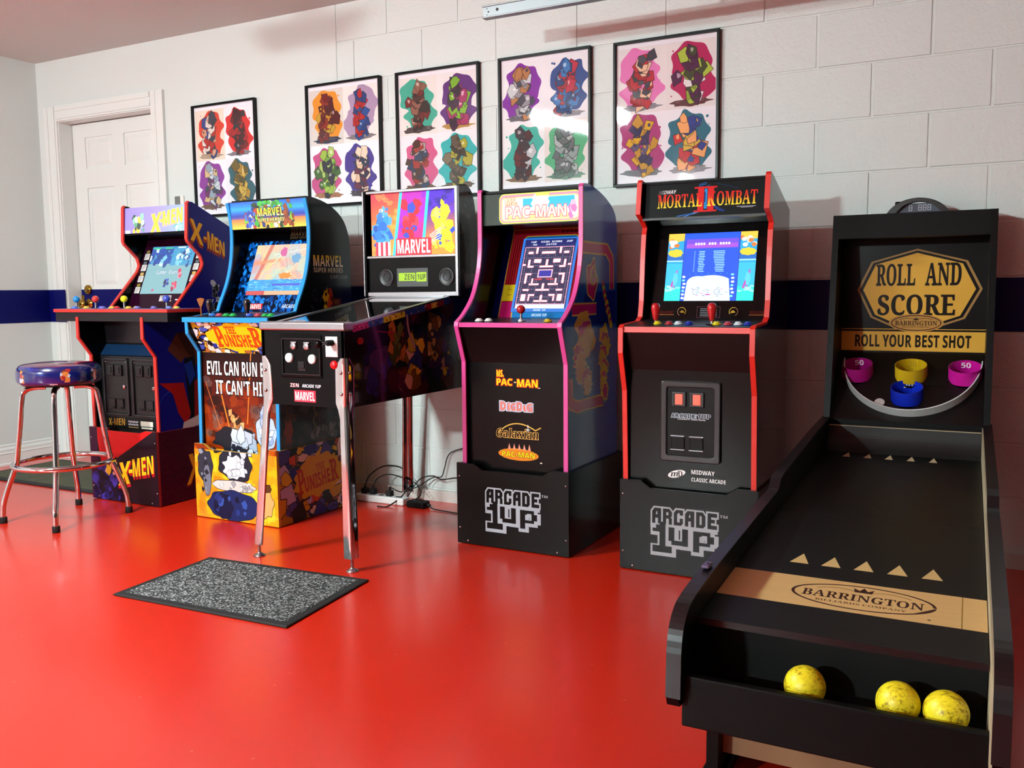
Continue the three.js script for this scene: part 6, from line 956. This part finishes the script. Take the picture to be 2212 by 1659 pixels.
// ================================================================ BAR STOOL
{
  const t = thing('bar_stool', 'round bar stool with a shiny blue vinyl seat, chrome legs and foot ring', 'stool', [-3.176, 0, 1.06]);
  const seatArt = canvas(1024, 128, (x, w, h) => { x.fillStyle = '#08165c'; x.fillRect(0, 0, w, h); const r = rng(9); for (let i = 0; i < 30; i++) blob(x, r() * w, r() * h, 30, 12, ['rgba(20,50,150,.6)', 'rgba(8,10,60,.6)'][i % 2], r, 7, 0.4); const spot = (u) => { for (let i = 0; i < 9; i++) shard(x, w * u + (r() - 0.5) * 26, h * (0.45 + (r() - 0.5) * 0.5), 6 + r() * 9, ['#c87838', '#a02820', '#b8c0d0', '#6a2a18'][i % 4], r); }; [0.08, 0.21, 0.35, 0.5, 0.66, 0.78, 0.9].forEach(spot); for (const u of [0.02, 0.28, 0.58, 0.84]) { x.fillStyle = '#e8c8d0'; x.fillRect(w * u, h * 0.74, 30, 15); } });
  const side = new THREE.MeshPhysicalMaterial({ map: tex(seatArt), roughness: 0.22, clearcoat: 1, clearcoatRoughness: 0.1 });
  add(t, 'seat', lathe([[0.165, 0.640], [0.174, 0.645], [0.180, 0.658], [0.180, 0.695], [0.176, 0.712], [0.166, 0.724]], 56).rotateY(0.6), side);
  add(t, 'seat_top', lathe([[0.166, 0.724], [0.15, 0.731], [0.09, 0.738], [0.001, 0.741]], 56), new THREE.MeshPhysicalMaterial({ map: tex(canvas(512, 128, (x, w, h) => montage(x, w, h, '#5c1c50', ['#a01c30', '#3a2878', '#6a1c5c', '#201448', '#8c2040'], 12, 60, 0.06, 0.2))), roughness: 0.22, clearcoat: 1, clearcoatRoughness: 0.1 }));
  add(t, 'seat_pan', lathe([[0.001, 0.632], [0.15, 0.632], [0.165, 0.640]], 40), black);
  const feet = [[-0.178, 0.2], [0.198, 0.2], [-0.188, -0.2], [0.178, -0.2]];
  feet.forEach(([fx, fz]) => {
    const L = Math.hypot(fx, fz), ux = fx / L, uz = fz / L, at = (r, y) => [ux * r, y, uz * r], lg = group(t, 'leg');
    add(lg, 'tube', tube([at(0.06, 0.622), at(0.115, 0.62), at(0.147, 0.605), at(0.16, 0.57), at(0.178, 0.42), at(0.196, 0.29), at(0.2, 0.265), at(0.212, 0.235), at(0.24, 0.16), at(L - 0.006, 0.09), at(L, 0.04), at(L, 0.012)], 0.0125, 90, 14), chrome);
    add(lg, 'rubber_foot', lathe([[0.001, 0], [0.0165, 0], [0.0165, 0.028], [0.0125, 0.03]], 20).translate(fx, 0, fz), rubber);
    add(lg, 'rivet', new THREE.SphereGeometry(0.006, 12, 8).translate(ux * 0.213, 0.268, uz * 0.213), screwMat);
  });
  add(t, 'foot_ring', new THREE.TorusGeometry(0.213, 0.0125, 14, 80).rotateX(Math.PI / 2).translate(0, 0.268, 0), chrome);
}

// ================================================================ MATS
function matTexture(w, h, seed, kind) {
  return canvas(w, h, (x) => { const r = rng(seed); if (kind === 'loop') { x.fillStyle = '#242628'; x.fillRect(0, 0, w, h); const s = 9; for (let j = 0; j < h / s; j++) for (let i = 0; i < w / s; i++) { const v = r(); const g = v < 0.4 ? 26 + r() * 34 : 95 + r() * 125; x.strokeStyle = `rgb(${g | 0},${g + 3 | 0},${g + 2 | 0})`; x.lineWidth = 3.4; const X = i * s + r() * 3, Y = j * s + r() * 3; x.beginPath(); x.moveTo(X, Y + s * 0.8); x.quadraticCurveTo(X + s * 0.2, Y, X + s * 0.95, Y + s * (0.1 + 0.3 * r())); x.stroke(); } } else { x.fillStyle = '#22231c'; x.fillRect(0, 0, w, h); for (let j = 0; j < h; j += 5) for (let i = 0; i < w; i += 24) { const g = (j % 10 ? 34 : 80) + r() * 36; x.fillStyle = `rgb(${g + 2 | 0},${g + 2 | 0},${g * 0.78 | 0})`; x.fillRect(i + r() * 6, j, 26, 4); } } });
}
{
  const t = thing('floor_mat', 'grey flecked floor mat with a black rubber border, in front of the pinball machine', 'mat');
  const cs = [[-2.052, 1.25], [-1.318, 1.2], [-1.262, 1.69], [-2.016, 1.72]];   // back left, back right, front right, front left
  const sh = new THREE.Shape(cs.map((p) => new THREE.Vector2(p[0], -p[1])));
  add(t, 'rubber_border', new THREE.ExtrudeGeometry(sh, { depth: 0.004, bevelEnabled: true, bevelSize: 0.004, bevelThickness: 0.002, bevelSegments: 1 }).rotateX(-Math.PI / 2).translate(0, 0.002, 0), M(0x141516, 0.7));
  const k = 0.022, nx = 120, nz = 76, P = [], UV = [], I = [], r = rng(50), ctr = [(cs[0][0] + cs[2][0]) / 2, (cs[0][1] + cs[2][1]) / 2];
  const q = cs.map((p) => [p[0] + Math.sign(ctr[0] - p[0]) * k, p[1] + Math.sign(ctr[1] - p[1]) * k]);
  for (let j = 0; j <= nz; j++) for (let i = 0; i <= nx; i++) { const u = i / nx, v = j / nz, e = i === 0 || j === 0 || i === nx || j === nz; P.push(lerp(lerp(q[0][0], q[1][0], u), lerp(q[3][0], q[2][0], u), v), e ? 0.005 : 0.0075 + 0.0035 * r() + (j % 2) * 0.002, lerp(lerp(q[0][1], q[1][1], u), lerp(q[3][1], q[2][1], u), v)); UV.push(u, 1 - v); }
  for (let j = 0; j < nz; j++) for (let i = 0; i < nx; i++) { const a = j * (nx + 1) + i; I.push(a, a + nx + 1, a + 1, a + 1, a + nx + 1, a + nx + 2); }
  const g = new THREE.BufferGeometry(); g.setAttribute('position', new THREE.Float32BufferAttribute(P, 3)); g.setAttribute('uv', new THREE.Float32BufferAttribute(UV, 2)); g.setIndex(I); g.computeVertexNormals();
  const pile = add(t, 'carpet_pile', g, new THREE.MeshPhysicalMaterial({ map: tex(matTexture(1024, 680, 5, 'loop')), roughness: 0.95 })); pile.userData.kind = 'stuff';
}
{
  const t = thing('floor_mat', 'dark ribbed doormat lying by the door, behind the bar stool', 'mat');
  add(t, 'rubber_border', rbox(-4.55, -3.46, 0, 0.009, 0.10, 0.665, 0.003), M(0x111112, 0.7));
  const g = []; for (let i = 0; i < 44; i++) g.push(new THREE.BoxGeometry(1.02, 0.005, 0.0062).translate(-4.005, 0.0105, 0.142 + i * 0.0112));
  const b = add(t, 'ribbed_pile', [box(-4.515, -3.495, 0.008, 0.0095, 0.136, 0.63), ...g], new THREE.MeshPhysicalMaterial({ map: tex(matTexture(512, 256, 6, 'rib')), roughness: 0.95 })); b.userData.kind = 'stuff';
}

// ================================================================ FRAMED POSTERS

{
  const defs = [
    { c: [-3.366, -2.894], y: [1.47, 2.082], label: 'framed poster of four red, purple and teal prints, farthest left beside the white door', s: [['#d03a20', ['#2c3c80', '#b02820', '#d8d0c8', '#3a3a48', '#c89070'], '#a89078', '#e4d8c8'], ['#d02020', ['#3c1014', '#701418', '#2a2a30', '#a01c1c'], '#7a7078', '#ecebf0'], ['#8a3898', ['#90a0b0', '#d0b080', '#404858', '#6a3060', '#c8d0d8'], '#6a5040', '#eceaf2'], ['#2c5c68', ['#b08830', '#4a4a20', '#c8a848', '#6a5820'], '#605838', '#e8e6ec']] },
    { c: [-2.545, -2.072], y: [1.485, 2.102], label: 'framed poster with an orange and a lilac print on top, over the blue-edged cabinet', s: [['#e09028', ['#6a1c1c', '#8c2c20', '#c0982c', '#501418'], '#2a2e48', '#d8d2cc'], ['#a890b0', ['#b02020', '#1c4c90', '#c02828', '#183c78'], '#7a7478', '#eae4e0'], ['#c04880', ['#6a9c30', '#98b840', '#3c6028', '#282838', '#a8c060'], '#a06848', '#ecebf0'], ['#3c2c88', ['#1c2c48', '#e0b898', '#601c3c', '#2c2440', '#f0d0b8'], '#38303c', '#ecebf2']] },
    { c: [-1.98, -1.51], y: [1.49, 2.10], label: 'framed poster with green, purple, pink and turquoise prints, above the pinball machine', s: [['#3ca890', ['#4a2c28', '#702420', '#2c2420', '#8a5a48'], '#484040', '#e6e0dc'], ['#5c2c78', ['#78b028', '#a02c60', '#2c2430', '#402040'], '#b08848', '#e8e4e4'], ['#d05888', ['#a89890', '#9c3028', '#2c3c58', '#4a2c24'], '#5a3c2c', '#eae6ec'], ['#30b0b0', ['#5c5040', '#a8a030', '#3c3830', '#786850'], '#605448', '#e8e8ec']] },
    { c: [-1.408, -0.947], y: [1.497, 2.097], label: 'framed poster with the bright reflection of the lamp across its middle', s: [['#8028a0', ['#909098', '#b07848', '#404450', '#c8ccd0'], '#606068', '#ecebf0'], ['#30508c', ['#3c78b8', '#b83048', '#284878', '#a02c3c'], '#909098', '#ecebf0'], ['#38b0a0', ['#48282c', '#b8bcc0', '#602c30', '#34343c'], '#7a6450', '#eaeaec'], ['#50b080', ['#90a0a0', '#606c70', '#a8b4b4', '#486860'], '#58806c', '#e4dcd8']] },
    { c: [-0.842, -0.38], y: [1.484, 2.091], label: 'framed poster farthest right, with pink and crimson prints above the red-edged cabinet', s: [['#e078b8', ['#a01c28', '#383c48', '#e8c0a0', '#4a4e58', '#b82834'], '#808088', '#e6e0e0'], ['#b01858', ['#8ca828', '#3c4828', '#e8e4e4', '#4c1c48', '#a8c040'], '#5c3438', '#e4dede'], ['#a83878', ['#28305c', '#d8a828', '#5c5478', '#c09030'], '#686c74', '#ecebf2'], ['#1c6c80', ['#d8b040', '#24408c', '#c83038', '#f0a868'], '#8c8c94', '#ecebf2']] },
  ];
  const paneMat = new THREE.MeshPhysicalMaterial({ color: 0xffffff, roughness: 0.035, transmission: 1, thickness: 0, ior: 1.5, specularIntensity: 1 });
  const frameMat = M(0x040405, 0.3, { specularIntensity: 0.4 });
  defs.forEach((d, n) => {
    const w = d.c[1] - d.c[0], h = d.y[1] - d.y[0], cx = (d.c[0] + d.c[1]) / 2, cy = (d.y[0] + d.y[1]) / 2;
    const t = thing('framed_poster', d.label, 'framed poster', [cx, cy, 0.0005], 'framed posters along the back wall');
    t.rotation.y = n === 4 ? 0.0 : 0;
    const fw = 0.012, fd = 0.022, X = w / 2, Y = h / 2;
    add(t, 'frame_rail', rbox(-X, X, Y - fw, Y, 0, fd, 0.002, 1), frameMat); add(t, 'frame_rail', rbox(-X, X, -Y, -Y + fw, 0, fd, 0.002, 1), frameMat);
    add(t, 'frame_rail', rbox(-X, -X + fw, -Y + fw, Y - fw, 0, fd, 0.002, 1), frameMat); add(t, 'frame_rail', rbox(X - fw, X, -Y + fw, Y - fw, 0, fd, 0.002, 1), frameMat);
    const c = canvas(600, 800, (x, W, H) => { x.fillStyle = '#f0eef6'; x.fillRect(0, 0, W, H); const m = 14; d.s.forEach((s, i) => { const X_ = m + (i % 2) * (W / 2 - m) , Y_ = 30 + Math.floor(i / 2) * (H / 2 - 30); abstractPrint(x, X_, Y_, W / 2 - m - (i % 2 ? 0 : 1), H / 2 - 32, s[0], s[1], s[2], 1000 + n * 10 + i, s[3]); }); });
    add(t, 'art_print', box(-X + fw * 0.6, X - fw * 0.6, -Y + fw * 0.6, Y - fw * 0.6, 0.002, 0.008), [frameMat, frameMat, frameMat, frameMat, print(c, 0.6), frameMat]);
    // acrylic sheet, bowed a little as such sheets are
    const g = new THREE.PlaneGeometry(w - fw * 1.2, h - fw * 1.2, 40, 50), p = g.attributes.position;
    const [bow, wave, twist, ph] = [[0.001, 0.0004, 0.0, 0.4], [0.001, 0.0004, 0.001, 1.2], [0.001, 0.0005, 0.001, 2.2], [-0.0022, 0.0009, -0.002, 0.3], [0.0085, 0.0004, -0.006, 0.9]][n];
    for (let i = 0; i < p.count; i++) { const u = p.getX(i) / w, v = p.getY(i) / h; p.setZ(i, 0.0125 + bow * (1 - 4 * u * u) + twist * u * v + wave * (Math.sin(v * 6 + ph * 3 + u * 4) + Math.cos(u * 7 + ph))); }
    g.computeVertexNormals(); add(t, 'acrylic_sheet', g, paneMat);
  });
}

// ================================================================ SMALL THINGS
{
  const t = thing('light_switch', 'white wall plate with a grey rocker, half hidden above the four-player cabinet', 'switch', [-3.505, 1.555, 0]);
  add(t, 'plate', rbox(-0.036, 0.036, -0.06, 0.045, 0.0015, 0.007, 0.002), white); add(t, 'rocker', rbox(-0.032, 0.008, -0.04, 0.043, 0.005, 0.011, 0.002), M(0x707470, 0.4));
}
{
  const t = thing('door_track', 'galvanised steel overhead door track with punched holes hanging high in front of the back wall', 'door track');
  const x0 = -1.25, x1 = 2.6, z = 0.42, y0 = 2.158, y1 = 2.196;
  add(t, 'channel', [box(x0, x1, y0, y1, z - 0.002, z), rbox(x0 - 0.004, x1, y0 - 0.006, y0, z - 0.03, z + 0.006, 0.002, 1), rbox(x0 - 0.004, x1, y1, y1 + 0.006, z - 0.03, z + 0.006, 0.002, 1)], steel);
  for (const [x, y, r] of [[-1.226, 2.176, 0.0035], [-1.185, 2.18, 0.0062], [-1.232, 2.189, 0.002], [-1.232, 2.165, 0.002]]) add(t, 'hole', cyl(r, r, 0.0012, 0, 0, 0, 16).rotateX(Math.PI / 2).translate(x, y, z + 0.0004), M(0x24201e, 0.6));
  for (const x of [-0.5, 1.2, 2.4]) add(t, 'hanger', [box(x, x + 0.03, y1 - 0.03, ROOM.h + 0.005, z - 0.006, z - 0.002)], steel);
}
{
  const t = thing('power_strip', 'white power strip on the floor against the wall, behind the pinball machine', 'power strip', [-2.0, 0, 0.15]);
  add(t, 'body', rbox(-0.17, 0.125, 0, 0.036, -0.03, 0.03, 0.008, 3), M(0xe4e4e2, 0.4));
  for (let i = 0; i < 5; i++) add(t, 'socket', box(-0.14 + i * 0.05, -0.112 + i * 0.05, 0.035, 0.0368, -0.012, 0.012), M(0x3a3a3c, 0.5));
  for (const x of [-0.126, -0.076, 0.024]) add(t, 'plug', [rbox(x - 0.016, x + 0.016, 0.036, 0.064, -0.016, 0.016, 0.005), cyl(0.005, 0.007, 0.02, x, 0.07, 0, 10)], rubber);
  const a = thing('power_adapter', 'black block power adapter lying on the floor beside the power strip', 'adapter', [-1.80, 0, 0.16]); add(a, 'case', rbox(-0.05, 0.05, 0, 0.032, -0.03, 0.03, 0.006, 2), black); add(a, 'cord_relief', cyl(0.005, 0.006, 0.025, 0, 0, 0, 10).rotateZ(Math.PI / 2).translate(0.058, 0.016, 0), rubber);
  const cord = (label, pts, r = 0.0028, bead) => { const c = thing('power_cable', label, 'cord'); add(c, 'lead', tube(pts, r, 120, 8), rubber); if (bead) add(c, 'ferrite_bead', new THREE.CapsuleGeometry(0.008, 0.022, 6, 12).translate(...bead), rubber); };
  cord('thin black cord hanging down the wall from under the pinball machine, with a bead', [[-1.52, 0.62, 0.2], [-1.535, 0.56, 0.1], [-1.548, 0.5, 0.06], [-1.60, 0.44, 0.03], [-1.615, 0.36, 0.025], [-1.585, 0.30, 0.02], [-1.70, 0.25, 0.02], [-1.735, 0.17, 0.02], [-1.75, 0.13, 0.025], [-1.80, 0.12, 0.03], [-1.87, 0.075, 0.06], [-1.92, 0.055, 0.12], [-1.976, 0.08, 0.148]], 0.0027, [-1.552, 0.49, 0.055]);
  cord('black cord running along the floor from the power strip to the pink-edged cabinet', [[-1.74, 0.016, 0.16], [-1.70, 0.006, 0.18], [-1.62, 0.004, 0.19], [-1.5, 0.004, 0.2], [-1.35, 0.004, 0.2], [-1.27, 0.004, 0.19]], 0.003);
  cord('black cord looped against the wall right of the power strip, above the floor', [[-1.876, 0.04, 0.14], [-1.86, 0.11, 0.06], [-1.80, 0.13, 0.03], [-1.75, 0.115, 0.022], [-1.66, 0.13, 0.02], [-1.6, 0.11, 0.022], [-1.52, 0.108, 0.025], [-1.46, 0.06, 0.04], [-1.40, 0.012, 0.08], [-1.30, 0.004, 0.12]], 0.003);
  cord('thick black cord curling up out of the left plug of the power strip', [[-2.126, 0.075, 0.15], [-2.13, 0.12, 0.1], [-2.08, 0.16, 0.05], [-1.99, 0.16, 0.04], [-1.92, 0.13, 0.08], [-1.9, 0.06, 0.12], [-1.93, 0.006, 0.22], [-1.98, 0.005, 0.25]], 0.0035);
  cord('black cord arched over the middle of the power strip', [[-2.076, 0.075, 0.15], [-2.07, 0.11, 0.12], [-2.02, 0.13, 0.09], [-1.95, 0.11, 0.06], [-1.88, 0.09, 0.06], [-1.83, 0.05, 0.09], [-1.82, 0.034, 0.15]], 0.003);
}
renderer.render(scene, camera);
